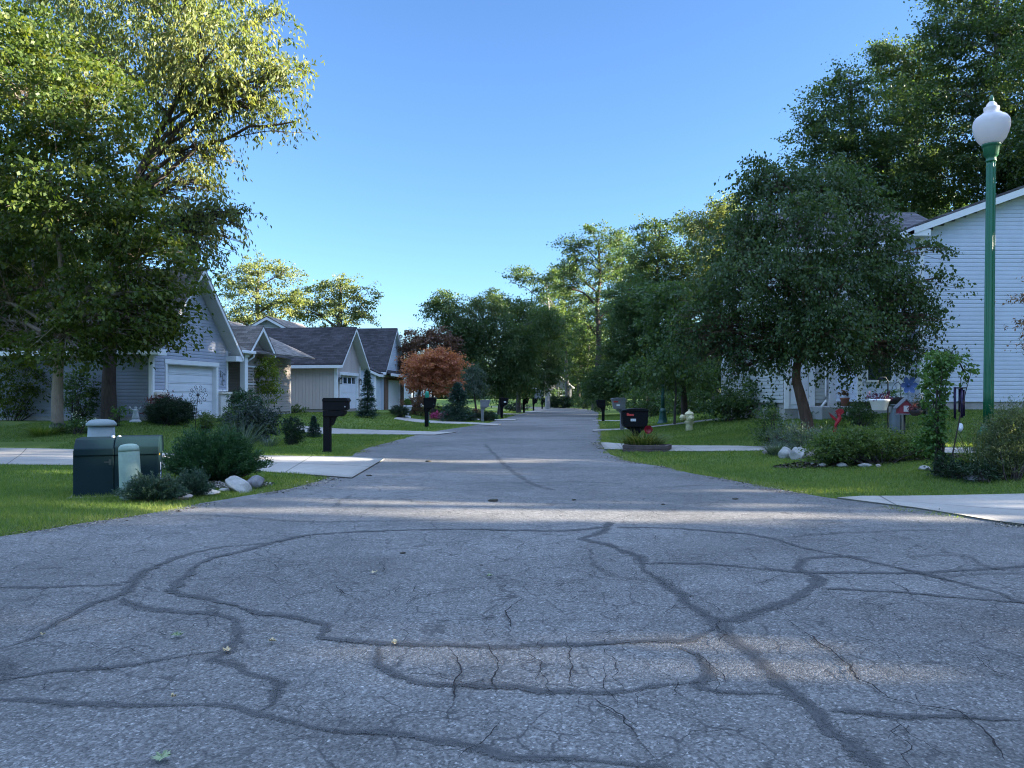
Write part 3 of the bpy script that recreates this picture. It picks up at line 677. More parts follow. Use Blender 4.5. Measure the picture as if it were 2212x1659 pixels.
# ------------------------------------------------------------------ mailboxes
M_MBK = mat('black_mailbox_plastic', (.0035, .0035, .005), .6, .25, 5, spec=.15)
M_MGR = mat('grey_mailbox_plastic', (.16, .165, .175), .5, .1, 5)
M_RED = mat('red_flag_plastic', (.42, .035, .03), .45, .1, 8)
def text(body, size, m, parent, loc, rot=(math.pi/2, 0, 0), name='lettering'):
    cu = bpy.data.curves.new(name, 'FONT'); cu.body = body; cu.size = size; cu.align_x = 'CENTER'; cu.align_y = 'CENTER'; cu.extrude = .0006
    o = bpy.data.objects.new(name + '_tmp', cu)
    me = bpy.data.meshes.new_from_object(o); bpy.data.objects.remove(o); bpy.data.curves.remove(cu)
    me.materials.clear(); me.materials.append(m)
    q = link(bpy.data.objects.new(name, me), parent); q.location = loc; q.rotation_euler = rot; return q
def mailbox(pos, rz, label, kind, group, m=None, size=1.0, flag=False, number=None):
    m = m or M_MBK
    t = thing('mailbox', label, 'mailbox', pos, rz, group); t.scale = (size,) * 3
    w = .14
    if kind == 'classic':      # x towards the road
        MB().box(.0, .17, -.085, .085, -.25, .98).box(-.02, .19, -.1, .1, -.25, .05).build('post', m, t, .008)
        MB().prism([(.17, .665), (.20, .665), (.245, .70), (.275, .78), (.32, .87), (.36, .905), (.17, .905)], -.05, .05).build('bracket', m, t, .004)
        MB().prism([(-.0, .90), (.47, .90), (.54, .96), (.55, 1.045), (.0, 1.045)], -w*.9, w*.9).build('newspaper_holder', m, t, .012)
        MB().prism([(.0, 1.05), (.56, 1.05), (.615, 1.085), (.615, 1.29), (.0, 1.29)], -w, w).build('box', m, t, .01)
        MB().prism([(-.01, 1.27), (.635, 1.27), (.645, 1.285), (.625, 1.33), (.60, 1.36), (.025, 1.36), (-.0, 1.33)], -w-.015, w+.015).build('lid', m, t, .012)
        MB().box(.60, .617, -.11, .11, 1.09, 1.275).build('door', m, t, .006)
        MB().lathe([(.0, 0), (.018, 0), (.018, .012), (.0, .014)], 12, Matrix.Translation((.57, -w-.0, 1.14)) @ Matrix.Rotation(rad(90), 4, 'X')).build('badge', mat('pewter', (.25, .26, .27), .4), t)
    elif kind == 'tapered':
        MB().prism([(.04, -.25), (.20, -.25), (.20, .86), (.0, .86), (.035, .6)], -.08, .08).build('post', m, t, .01)
        MB().prism([(.20, .66), (.24, .74), (.32, .82), (.42, .87), (.20, .87)], -.05, .05).build('bracket', m, t, .004)
        MB().prism([(.0, .86), (.46, .86), (.52, 1.1), (.56, 1.26), (.0, 1.26)], -w, w).build('box', m, t, .012)
        pf = [(-.02, 1.25), (.58, 1.25), (.59, 1.29), (.50, 1.32), (.30, 1.335), (.08, 1.33), (-.01, 1.31)]
        MB().prism(pf, -w-.015, w+.015).build('lid', m, t, .01)
        MB().prism([(.47, .89), (.485, .89), (.565, 1.24), (.55, 1.24)], -.11, .11).build('door', m, t, .003)
        MB().lathe([(.0, 0), (.018, 0), (.018, .012), (.0, .014)], 12, Matrix.Translation((.47, -w-.0, 1.03)) @ Matrix.Rotation(rad(90), 4, 'X')).build('badge', mat('pewter', (.25, .26, .27), .4), t)
    else:                      # big domed box on a post
        MB().prism([(.33, -.25), (.46, -.25), (.46, .40), (.56, .52), (.66, .60), (.70, .70), (.12, .70), (.16, .62), (.26, .58), (.33, .46)], -.08, .08).build('post', m, t, .01)
        MB().prism([(.06, .69), (.10, .66), (.68, .66), (.73, .72), (.75, .80), (.76, 1.12), (.03, 1.12), (.045, .74)], -w-.03, w+.03).build('box', m, t, .02, seg=3)
        MB().prism([(.005, 1.11), (.77, 1.11), (.765, 1.15), (.73, 1.185), (.62, 1.205), (.40, 1.21), (.20, 1.195), (.02, 1.165), (-.005, 1.14)], -w-.05, w+.05).build('lid', m, t, .014)
        MB().prism([(.025, .74), (.047, .74), (.032, 1.1), (.008, 1.1)], -.13, .13).build('door', m, t, .004)
    if flag:
        x, z = flag
        MB().prism([(x, z), (x+.19, z-.005), (x+.21, z+.02), (x+.20, z+.05), (x+.07, z+.055), (x+.045, z+.085), (x, z+.07)], -w-.05, -w-.035).build('flag', M_RED, t, .004)
    if number:
        x, z, s = number
        pl = MB().box(x-.075, x+.075, -w-.04, -w-.028, z-.035, z+.035).build('number_plate', mat('plate_white', (.7, .7, .7), .5, .04), t, .003)
        if s: text(s, .062, mat('number_black', (.02, .02, .02), .6), pl, (x, -w-.0412, z), name='number')
    return t
GM = 'mailboxes along the road'
def rd(y, dy=1.0):                                    # direction of the road at distance y
    return math.atan2(dy*2, float(np.interp(y+dy, RY, RX) - np.interp(y-dy, RY, RX)))
def mb_at(u, v): return G(u, v)
mailbox(mb_at(700, 977.5), rad(-4), 'black mailbox with flat lid and curved bracket, nearest one on the left lawn', 'classic', GM)
mailbox(mb_at(916, 922.5), rad(-3), 'black tapered mailbox in front of the green pole, beside the pink flowers', 'tapered', GM, size=1.02)
mailbox(mb_at(1038, 911), rad(-4), 'grey mailbox on a grey post behind the clipped round bushes', 'tapered', GM, M_MGR, .93)
mailbox(mb_at(1080, 903), rad(-5), 'black mailbox with a small white plate, first one beyond the grey mailbox', 'tapered', GM, size=1.0, number=(.35, 1.06, None))
mailbox(mb_at(1129, 892), rad(-5), 'small black mailbox two driveways beyond the grey mailbox', 'tapered', GM)
mailbox(mb_at(1150, 888.5), rad(-5), 'small black mailbox, second from the bend on the left verge', 'tapered', GM)
mailbox(mb_at(1169, 884), rad(-5), 'farthest black mailbox on the left verge where the road bends', 'tapered', GM)
g_plant = G(1392, 973)
mailbox(G(1343, 972.5) + Vector((.0, .1, 0)), rad(2), 'large black domed mailbox with red flag rising from the timber planter', 'domed', GM, flag=(.13, .99), number=(.32, .87, '2210'), size=.90)
q = mailbox(G(1350, 928), math.pi + rad(2), 'grey tapered mailbox with red flag, just behind the large domed one', 'tapered', GM, M_MGR, size=1.0)
MB().prism([(.32, 1.14), (.50, 1.14), (.50, 1.20), (.32, 1.20)], w0 := .141, .155).build('flag', M_RED, q, .003)
MB().box(.24, .38, .141, .152, .99, 1.06).build('number_plate', mat('plate_white', (.7, .7, .7), .5), q, .003)
mailbox(G(1307, 910), math.pi + rad(3), 'dark mailbox low behind the grey one on the right verge', 'tapered', GM, size=.92)

# ------------------------------------------------------------------ lamp posts
M_LG = mat('green_lamp_paint', (.004, .10, .042), .36, .12, 4, spec=.6); M_GLOBE = None
def globe_mat():
    t = NT('globe_acrylic'); co = t.coord(); a = t.noise(3, 3, .5, co)
    d = t.bsdf(t.ramp(a, [(.3, (.50, .52, .57)), (.7, (.56, .58, .63))]), .18, .6); tr = t.n('ShaderNodeBsdfTranslucent'); tr.inputs[0].default_value = (.55, .57, .62, 1)
    mx = t.n('ShaderNodeMixShader'); mx.inputs[0].default_value = .4; t.l(d, mx.inputs[1]); t.l(tr, mx.inputs[2]); return t.done(mx)
M_GLOBE = globe_mat()
def lamp_post(pos, label, h, tilt=0.0, m=None, globe=True):
    t = thing('lamp_post', label, 'lamp post', pos, 0, 'lamp posts along the road'); t.rotation_euler = (0, tilt, .2)
    s = h / 5.8; m = m or M_LG
    MB().lathe([(.27, -.3), (.27, .0), (.25, .05), (.21, .10), (.185, .2), (.165, .3), (.15, .42), (.14, .5), (.155, .53), (.155, .58), (.12, .62), (.10, .70)], 28).build('base', m, t)
    zt = h - 1.06
    MB().lathe([(.082, .66), (.080, 1.2), (.072, zt-.05), (.07, zt)], 96, ripple=8, amp=.16).build('pole', m, t)
    MB().lathe([(.072, zt), (.085, zt+.015), (.072, zt+.03), (.074, zt+.07), (.09, zt+.09), (.106, zt+.11), (.122, zt+.23), (.128, zt+.245), (.142, zt+.255), (.144, zt+.285), (.13, zt+.30)], 48, ripple=16, amp=.04).build('collar', m, t)
    if globe:
        z0 = zt + .285; k = (h - .085 - z0) / .63
        g = [(.115, 0), (.135, .02), (.175, .08), (.205, .16), (.220, .24), (.224, .30), (.215, .355), (.19, .40), (.15, .43), (.128, .445), (.115, .46), (.094, .465), (.092, .50), (.096, .525), (.096, .545), (.07, .56), (.058, .60), (.04, .62), (.035, .63)]
        MB().lathe([(r*1.2, z0 + z*k) for r, z in g], 40).build('globe', M_GLOBE, t)
        zz = z0 + .63*k
        MB().lathe([(.02, zz), (.034, zz+.02), (.03, zz+.06), (.02, zz+.09), (.006, zz+.115)], 16).build('finial', m, t)
    return t
pL = at(2134, 12.5)
lamp_post(pL, 'tall green lamp post with white acorn globe among plants at right', EYE + (858-208)/F*12.5 - pL.z, .012)
pL2 = G(1432, 914.5)
lamp_post(pL2, 'green lamp post half hidden by leaves behind the yellow hydrant', 4.9, 0, mat('dull_green_paint', (.01, .06, .05), .4))
pL3 = at(922.5, 41.0)
tp = thing('utility_marker', 'bright green plastic marker pole behind the black tapered mailbox', 'marker post', pL3)
MB().lathe([(.11, -.2), (.11, 1.5), (.10, 1.62), (.06, 1.69), (.0, 1.7)], 20).build('pole', mat('marker_green', (.01, .22, .14), .35, .15, 3), tp)
MB().lathe([(.16, -.2), (.16, .06), (.12, .10)], 20).build('base', mat('marker_green', (0, 0, 0)), tp)
pL4 = at(1222.6, 112.0)
lamp_post(pL4, 'distant dark lamp post with white globe before the far house', EYE + (858-793)/F*112 - pL4.z, 0, M_BLACK)

# ------------------------------------------------------------------ hydrant
g = G(1489, 930.5)
h = thing('fire_hydrant', 'weathered yellow fire hydrant standing on the sloping right lawn', 'hydrant', g, 0)
M_HY = mat('hydrant_yellow', (.50, .44, .23), .6, .25, 9, .15, c2=(.55, .50, .33))
MB().lathe([(.125, -.2), (.125, .22), (.12, .25)], 24).build('barrel', M_HY, h)
MB().lathe([(.165, .25), (.17, .255), (.17, .285), (.165, .29)], 24).lathe([(.17, .295), (.17, .325), (.165, .33)], 24).build('flange', M_HY, h)
MB().lathe([(.14, .33), (.145, .40), (.15, .52), (.155, .54), (.155, .565)], 24).build('body', M_HY, h)
MB().lathe([(.165, .565), (.16, .585), (.13, .63), (.08, .67), (.04, .69), (.036, .70), (.034, .74), (.0, .745)], 24).build('bonnet', M_HY, h)
MX = Matrix.Translation((-.13, 0, .46)) @ Matrix.Rotation(rad(-90), 4, 'Y')
MB().lathe([(.09, -.02), (.09, .08), (.105, .085), (.105, .16), (.09, .175), (.03, .18), (.03, .21), (.0, .215)], 20, MX).build('nozzle_cap', M_HY, h)
MX = Matrix.Translation((.02, -.12, .44)) @ Matrix.Rotation(rad(90), 4, 'X')
MB().lathe([(.085, -.02), (.085, .05), (.10, .055), (.10, .10), (.085, .115), (.03, .12), (.03, .145), (.0, .15)], 20, MX).build('nozzle_cap', M_HY, h)

# ------------------------------------------------------------------ transformer and pedestals
M_TR = mat('transformer_green', (.006, .020, .023), .6, .12, 3, spec=.15)
c = gz(160, 1078); c.z = float(HB(c.x, c.y))
T = thing('transformer_box', 'dark green steel transformer cabinet on the left lawn beside the junipers', 'utility box', c, rad(20)); T.scale = (1, 1, .955)
W_, D_, H_ = 1.05, .74, .86
MB().prism([(0, .0), (W_, .0), (W_, .62), (0, .62)], 0, D_).build('cabinet', M_TR, T, .02, seg=3)
MB().prism([(-.012, -.1), (.49, -.1), (.49, .70), (-.012, .70)], -.02, .06).build('door', M_TR, T, .012)
MB().prism([(.50, -.1), (W_+.012, -.1), (W_+.012, .70), (.50, .70)], -.02, .06).build('door', M_TR, T, .012)
ld = MB(); ld.prism([(-.02, .62), (-.02, .72), (.10, .845), (.16, .865), (.60, .865), (.68, .845), (.80, .74), (.80, .62)], 0, .495, Matrix(((0,1,0,0),(1,0,0,-.03),(0,0,1,0),(0,0,0,1))))
ld.v = [(x, y, z) for x, y, z in ld.v]; ld.build('lid', M_TR, T, .012)
ld = MB(); ld.prism([(-.02, .62), (-.02, .74), (.08, .845), (.16, .88), (.60, .88), (.70, .845), (.80, .74), (.80, .62)], .50, W_+.02, Matrix(((0,1,0,0),(1,0,0,-.03),(0,0,1,0),(0,0,0,1)))); ld.build('lid', M_TR, T, .012)
for x in (.46, .54): MB().lathe([(.025, .855), (.025, .89), (.012, .90), (.0, .90)], 12, c=(x, .17)).build('bolt', mat('steel_bolt', (.45, .47, .46), .35, metal=.5), T)
MB().box(.43, .46, -.03, -.02, .48, .56).box(.37, .43, -.028, -.02, .51, .53).build('latch', mat('dark_steel', (.02, .03, .03), .5), T)
MB().box(W_+.013, W_+.018, .05, .15, .60, .74).build('warning_sticker', mat('sticker_yellow', (.45, .25, .02), .5, .12, 12), T)
MB().box(W_+.013, W_+.018, .55, .62, .62, .70).build('number_sticker', mat('sticker_white', (.55, .6, .7), .5), T)
MB().prism([(.22, .36), (.30, .38), (.30, .48), (.24, .47)], 0, .005, Matrix(((0,1,0,W_+.0135),(1,0,0,0),(0,0,1,0),(0,0,0,1)))).build('number_sticker', mat('sticker_white', (0,0,0)), T)
MB().prism([(.20, .18), (.32, .21), (.33, .33), (.21, .30)], 0, .005, Matrix(((0,1,0,W_+.0135),(1,0,0,0),(0,0,1,0),(0,0,0,1)))).build('number_sticker', mat('sticker_white', (0,0,0)), T)
MB().box(-.08, W_+.08, -.10, D_+.08, -.2, .03).build('pad', M_CONC, T, .01)
g = at(283, 10.42)
pd = thing('cable_pedestal', 'pale green rounded pedestal leaning in front of the transformer cabinet', 'pedestal', g); pd.rotation_euler = (rad(-3), rad(-4), 0)
M_PG = mat('faded_green_plastic', (.20, .27, .215), .6, .12, 4, c2=(.24, .31, .25))
MB().lathe([(.145, -.2), (.143, .1), (.135, .64), (.134, .645)], 28, sy=.8).build('housing', M_PG, pd)
MB().lathe([(.137, .643), (.135, .68), (.125, .712), (.10, .735), (.05, .747), (.0, .75)], 28, sy=.8).build('cap', M_PG, pd)
g = at(219, 13.3)
pd = thing('cable_pedestal', 'grey barrel shaped pedestal with domed lid behind the transformer cabinet', 'pedestal', g)
M_PY = mat('grey_green_plastic', (.17, .205, .205), .55, .08, 4)
MB().lathe([(.235, -.2), (.235, .2), (.205, .90)], 32).build('housing', M_PY, pd)
zt = EYE - (912-858)/F*13.3 - g.z
MB().lathe([(.235, zt-.06), (.24, zt-.05), (.238, zt-.02), (.19, zt+.03), (.10, zt+.05), (.0, zt+.055)], 32).build('cap', M_PY, pd)

# ------------------------------------------------------------------ rocks
def rockmesh(name, sx, sy, sz, m, seed, flat=.0, cut=.35):
    bm = bmesh.new(); bmesh.ops.create_icosphere(bm, subdivisions=4, radius=1)
    r = random.Random(seed); planes = [(Vector((r.uniform(-1, 1), r.uniform(-1, 1), r.uniform(-.6, 1))).normalized(), r.uniform(.62, .9)) for _ in range(9)]
    for v in bm.verts:
        p = v.co.copy()
        for nrm, d in planes:
            k = p.dot(nrm)
            if k > d: p -= nrm * (k - d) * .9
        p *= 1 + .10 * mnoise.noise(p * 1.6 + Vector((seed, 0, 0))) + .035 * mnoise.noise(p * 6 + Vector((0, seed, 0)))
        v.co = Vector((p.x * sx, p.y * sy, p.z * sz))
    me = bpy.data.meshes.new(name); bm.to_mesh(me); bm.free(); me.materials.append(m)
    for f in me.polygons: f.use_smooth = True
    o = link(bpy.data.objects.new(name, me)); return o
M_RW = mat('pale_rock', (.30, .29, .265), .9, .25, 5, .5); M_RD = mat('dark_rock', (.15, .145, .15), .9, .3, 6, .5); M_RP = mat('pink_rock', (.30, .25, .225), .9, .22, 5, .5)
def rock(u, v, r_px, asp, m, label, grp, seed, tilt=(0, 0, 0), dep=1.0, sink=.25):
    p = G(u, v); w = px(r_px, p.y); o = rockmesh('rock', w, w * dep, w * asp, m, seed)
    o.location = (p.x, p.y + w * dep * .6, p.z + w * asp * (1 - sink) * .8); o.rotation_euler = tilt
    tag(o, label, 'rock', grp); return o
GL = 'rocks edging the left bed'; GR = 'rocks edging the right bed'
rock(512, 1063, 36, .40, M_RW, 'big pale slab rock leaning towards the road before the feathery juniper', GL, 3, (0, rad(34), rad(-12)), .8, .1)
rock(546, 1056, 23, .75, M_RD, 'dark angular rock behind the pale slab at the bed edge', GL, 8)
rock(432, 1071, 34, .26, M_RW, 'flat whitish stone lying along the lawn edge of the juniper bed', GL, 5)
rock(484, 1062, 20, .25, M_RW, 'small flat pale stone left of the leaning slab', GL, 12)
rock(386, 1081, 28, .34, M_RP, 'flat pinkish stone at the front corner of the juniper bed', GL, 15)
rock(402, 1074, 12, .5, M_RD, 'small dark stone between the flat pale stones', GL, 18)
rock(318, 1082, 34, .18, M_RP, 'low broad stone buried in the grass below the creeping juniper', GL, 19)
for i, (u, v, r, a, m, lab) in enumerate([
    (1657, 981, 9, .6, M_RP, 'small pale stone at the far tip of the right garden bed'),
    (1698, 990, 15, 1.0, M_RW, 'upright rounded rock half hidden by grass left of the two large boulders'),
    (1730, 993, 21, .8, M_RW, 'large pale boulder beside the pinkish one in the right bed'),
    (1754, 988, 16, .9, M_RP, 'pinkish boulder touching the large pale one'),
    (1799, 1002, 20, .65, M_RW, 'grey green boulder under the left edge of the creeping shrub'),
    (1758, 1006, 6, .7, M_RW, 'white pebble stone in the grass before the boulders'),
    (1778, 1009, 11, .5, M_RW, 'low stone between the white pebble and the creeping shrub'),
    (1822, 1009, 14, .4, M_RW, 'flat stone under the front of the creeping shrub'),
    (1874, 1009, 16, .35, M_RW, 'long flat stone midway along the creeping shrub'),
    (1899, 1010, 6, .8, M_RP, 'tiny upright stone right of the long flat one'),
    (2003, 1016, 15, .4, M_RW, 'low rounded stone below the vine hook'),
    (2230-110, 1040, 26, .3, M_RD, 'dark flat slab at the foot of the dark low yews')]):
    rock(u, v, r, a, m, lab, GR, 30 + i)
# timber planter
p = G(1345, 977); q2 = G(1442, 976)
pw = (q2 - p).length
pl = thing('planter_box', 'low weathered timber planter around the large black mailbox', 'planter', p, math.atan2(q2.y-p.y, q2.x-p.x))
M_TIM = mat('weathered_timber', (.085, .062, .058), .9, .35, 5, .4)
for k in range(2):
    z0 = k*.105 - .02
    MB().box(0, pw, 0, .09, z0, z0+.10).build('plank', M_TIM, pl, .008); MB().box(0, pw, .62, .71, z0, z0+.10).build('plank', M_TIM, pl, .008)
    MB().box(.004, .09, .09, .62, z0, z0+.10).build('plank', M_TIM, pl, .008); MB().box(pw-.09, pw-.004, .09, .62, z0, z0+.10).build('plank', M_TIM, pl, .008)
MB().box(.09, pw-.09, .09, .62, -.05, .15).build('soil', mat('dark_soil', (.03, .022, .016), .95, .3, 20, .6), pl)

# ------------------------------------------------------------------ garden ornaments
def petal_ring(mb, n, r0, r1, wid, cup=.0, z=0.0, ph=0.0):
    for k in range(n):
        a = 2*math.pi*k/n + ph; d = Vector((math.cos(a), 0, math.sin(a))); s = Vector((-math.sin(a), 0, math.cos(a)))
        prof = [(r0, .2), (r0+(r1-r0)*.3, .75), (r0+(r1-r0)*.6, 1), (r0+(r1-r0)*.85, .7), (r1, .12)]
        vs = []
        for r, w in prof:
            for sd in (-1, 0, 1): vs.append(d*r + s*(wid*w*sd) + Vector((0, -cup*(r-r0)/(r1-r0) - z + (.012 if sd == 0 else 0), 0)))
        mb.add(vs, [(i*3+j, i*3+j+1, i*3+j+4, i*3+j+3) for i in range(4) for j in range(2)], True)
def stake(mb, h, r=.006): mb.tube([(0, .01, -.2), (0, .01, h*.5), (0, .01, h)], r, 6)
# left wind spinner
pb = at(422, 24.0); zc = EYE - (853-858)/F*24 - pb.z
sp = thing('wind_spinner', 'tall metal wind spinner with a ring of cups before the garage door', 'spinner', pb)
MB().tube([(-.02, 0, -.3), (.02, 0, zc*.5), (.09, 0, zc)], .011, 6).build('stake', M_BLACK, sp)
w = MB()
for ring, n, r, ph in ((0, 10, .25, 0), (1, 8, .17, .2)):
    for k in range(n):
        a = 2*math.pi*k/n + ph; cx, cz = .09 + r*math.cos(a), zc + r*math.sin(a)
        w.tube([(cx + .036*math.cos(b), -.03*ring, cz + .045*math.sin(b)) for b in np.linspace(a-2.2, a+2.2, 9)], .008, 5)
        w.tube([(.09 + .05*math.cos(a), -.02, zc + .05*math.sin(a)), (cx, -.02, cz)], .003, 4)
w.lathe([(.0, -.05), (.04, -.04), (.05, 0), (.04, .03)], 12, Matrix.Translation((.09, -.02, zc)) @ Matrix.Rotation(rad(90), 4, 'X')); w.build('wheel', mat('spinner_metal', (.05, .055, .06), .4, metal=.5), sp)
# statue
ps = at(293, 27.0); M_ST = mat('statue_stone', (.36, .38, .39), .85, .15, 8, .3)
st = thing('garden_statue', 'small grey stone garden statue on a base below the blue grey wall', 'statue', ps)
zt_ = EYE - (878-858)/F*27 - ps.z
MB().lathe([(.20, -.2), (.20, .05), (.15, .07), (.12, .10)], 20).build('base', M_ST, st)
k_ = (zt_-.1)/.62
MB().lathe([(.12, .1), (.13, .1+.08*k_), (.10, .1+.22*k_), (.085, .1+.34*k_), (.105, .1+.42*k_), (.07, .1+.49*k_), (.035, .1+.50*k_), (.05, .1+.53*k_), (.055, .1+.57*k_), (.03, .1+.61*k_)], 18, sy=.8)\
    .tube([(.09, 0, .1+.46*k_), (.15, -.02, .1+.50*k_), (.19, -.02, .1+.60*k_)], [.03, .025, .02], 8).tube([(-.09, 0, .1+.45*k_), (-.16, -.02, .1+.50*k_), (-.2, -.02, .1+.62*k_)], [.03, .025, .02], 8).build('figure', M_ST, st)
# urn with clipped ball, far left
pu = G(880, 902); M_URN = mat('urn_white', (.62, .62, .62), .7, .08, 5)
ur = thing('garden_urn', 'white pedestal urn with a small clipped ball by the far driveway', 'urn', pu)
MB().lathe([(.2, -.1), (.2, .06), (.12, .10), (.10, .2), (.17, .35), (.24, .5), (.26, .62), (.30, .64), (.30, .70), (.26, .71)], 24).build('pot', M_URN, ur)
# right garden: vine hook + wind chime
ph_ = at(2030, 12.1); M_HK = mat('hook_black', (.012, .014, .013), .5)
hz = lambda v, Y, z: EYE - (v-858)/F*Y - z
hk = thing('shepherd_hook', 'black shepherd hook wrapped in green vine, curving over to the right', 'garden hook', ph_)
zt2 = hz(775, 12.1, ph_.z)
path = [(-.04, 0, -.2), (-.04, 0, zt2*.6), (-.02, 0, zt2*.9), (.06, 0, zt2-.03), (.18, 0, zt2-.01), (.32, 0, zt2-.08), (.38, 0, zt2-.2)]
MB().tube(path, .012, 8).build('pole', M_HK, hk)
wc = thing('wind_chime', 'dark purple wind chime tubes with a white sail under the vine hook', 'wind chime', (ph_.x + .31, ph_.y - .02, 0))
zc0 = EYE - (838-858)/F*12.1
MB().tube([(0, 0, zc0+.16), (0, 0, zc0)], .004, 5).lathe([(.09, zc0-.01), (.09, zc0+.01)], 20).tube([(0, 0, zc0), (0, 0, zc0-.55)], .002, 4).build('top_disc', M_HK, wc)
M_CH = mat('purple_tube', (.025, .015, .055), .3, .1, 5, metal=.3)
for dx, dy, za, zb in ((-.085, .0, 836, 906), (-.012, -.06, 838, 902), (.065, .02, 842, 899), (.03, .07, 840, 890)):
    MB().lathe([(.018, EYE-(zb-858)/F*12.1), (.018, EYE-(za-858)/F*12.1)], 12, c=(dx, dy)).build('chime_tube', M_CH, wc)
zm = EYE-(868-858)/F*12.1
MB().lathe([(.055, zm-.008), (.055, zm+.008)], 18).build('striker', M_HK, wc)
zs = EYE-(923-858)/F*12.1
MB().lathe([(.0, -.006), (.045, -.005), (.045, .005), (.0, .006)], 20, Matrix.Translation((0, 0, zs)) @ Matrix.Rotation(rad(90), 4, 'X') @ Matrix.Diagonal((1, 1.5, 1, 1))).tube([(0, 0, zs+.05), (0, 0, zm)], .002, 4).build('sail', mat('sail_white', (.75, .78, .8), .3), wc)
# bird house on pole
Yb = 17.0; pbh = at(1954, Yb)
bh = thing('bird_house', 'red bird house with grey pitched roof on a pole in the right garden', 'bird house', pbh, rad(-12))
z0 = hz(893, Yb, pbh.z); zr_ = hz(862, Yb, pbh.z)
M_BR = mat('barn_red', (.20, .03, .045), .7, .15, 6)
MB().tube([(0, 0, -.3), (0, 0, z0)], .02, 8).build('pole', M_HK, bh)
hw = .145; wh = (zr_-z0)*.5
bhb = MB().prism([(-hw, z0), (hw, z0), (hw, z0+wh), (0, zr_-.02), (-hw, z0+wh)], -.12, .12).build('box', M_BR, bh, .004)
MB().prism([(-hw-.05, z0+wh-.05), (0, zr_-.012), (hw+.05, z0+wh-.05), (hw+.05, z0+wh-.03), (0, zr_+.012), (-hw-.05, z0+wh-.03)], -.16, .16).build('roof', mat('grey_shake', (.12, .125, .14), .8, .2, 8), bh)
MB().box(-.05, .05, -.128, -.12, z0+.04, z0+.17).build('door', mat('pale_panel', (.45, .45, .45), .6), bh); MB().box(-hw-.04, hw+.04, -.16, .14, z0-.03, z0).build('base', mat('grey_shake', (0, 0, 0)), bh)
# blue flower spinner
Yf = 17.3; pf = at(1962, Yf); zf = hz(832, Yf, pf.z)
bf = thing('flower_stake', 'blue metal flower on a stake above the red bird house', 'garden ornament', pf)
sb = MB(); stake(sb, zf); sb.build('stake', M_HK, bf)
pr_ = MB(); petal_ring(pr_, 6, .02, .20, .062, .05); pr_.lathe([(.0, 0), (.03, .005), (.03, .02), (.0, .03)], 12, Matrix.Rotation(rad(90), 4, 'X')); pr_.v = [(x, y-.01, z+zf) for x, y, z in pr_.v]; pr_.build('flower', mat('blue_enamel', (.035, .075, .20), .5, .3, 5), bf)
# white hanging pot on post
Yw = 16.4; pw_ = at(1918, Yw); hp = thing('hanging_planter', 'white round hanging pot of dark purple flowers on a black post', 'planter', pw_)
za = hz(880, Yw, pw_.z); zb = hz(864, Yw, pw_.z)
MB().tube([(.0, 0, -.3), (.0, 0, hz(825, Yw, pw_.z)), (-.05, 0, hz(815, Yw, pw_.z)), (-.15, 0, hz(815, Yw, pw_.z)), (-.19, 0, hz(820, Yw, pw_.z))], .014, 8).build('post', M_HK, hp)
MB().lathe([(.13, za-.06), (.14, za-.055), (.19, zb-.03), (.21, zb-.02), (.21, zb+.02), (.185, zb+.02), (.17, zb-.01)], 28, c=(-.18, 0)).build('pot', mat('pot_white', (.70, .68, .66), .45, .05), hp)
MB().tube([(-.19, 0, hz(820, Yw, pw_.z)), (-.36, 0, zb)], .003, 4).tube([(-.19, 0, hz(820, Yw, pw_.z)), (0, 0, zb)], .003, 4).build('hanger', M_HK, hp)
# dark hanging baskets
M_DB = mat('dark_basket', (.02, .016, .018), .8, .2, 8)
for (u, v, Yk, r, lab) in ((1932, 858, 18.0, .20, 'dark hanging basket of pale green leaves beside the white pot'), (1978, 886, 16.6, .15, 'small dark red pot hanging right of the bird house')):
    pk = at(u+14, Yk); hb = thing('hanging_planter', lab, 'planter', pk); zk = hz(v, Yk, pk.z); dx = -px(14, Yk)
    MB().tube([(0, 0, -.3), (0, 0, zk+.28), (dx*.4, 0, zk+.36), (dx, 0, zk+.3)], .010, 6).build('post', M_HK, hb)
    MB().lathe([(r*.5, zk-r*.8), (r*.85, zk-r*.35), (r, zk)], 20, c=(dx, 0)).tube([(dx, 0, zk+.3), (dx-r*.9, 0, zk)], .003, 4).tube([(dx, 0, zk+.3), (dx+r*.9, 0, zk)], .003, 4).build('pot', M_DB, hb)
# red bird stake
Yr = 15.0; pr2 = at(1809, Yr); rb = thing('bird_ornament', 'red metal humming bird on a stake by the creeping shrub', 'garden ornament', pr2)
zr2 = hz(905, Yr, pr2.z); sb = MB(); stake(sb, zr2); sb.build('stake', M_HK, rb)
M_RB = mat('red_enamel', (.26, .008, .014), .5, .25, 6)
b_ = MB()
b_.tube([(-.045, 0, zr2-.17), (-.03, 0, zr2-.11), (.02, 0, zr2-.02), (.045, 0, zr2+.02), (.03, 0, zr2+.07), (.0, 0, zr2+.09)], [.012, .03, .042, .04, .03, .022], 10)
b_.tube([(.0, 0, zr2+.09), (-.05, 0, zr2+.115)], [.012, .003], 6)
b_.prism([(-.01, .0), (-.17, .13), (-.13, .04), (-.03, -.05)], -.012, .0, Matrix.Translation((0, 0, zr2)))
b_.prism([(.04, .06), (.13, .13), (.10, .19), (.02, .20), (-.05, .15), (.0, .09)], -.02, -.008, Matrix.Translation((0, 0, zr2)))
b_.prism([(-.06, -.15), (-.09, -.26), (-.03, -.25), (-.01, -.16)], -.006, .006, Matrix.Translation((0, 0, zr2)))
b_.build('bird', M_RB, rb, .004)
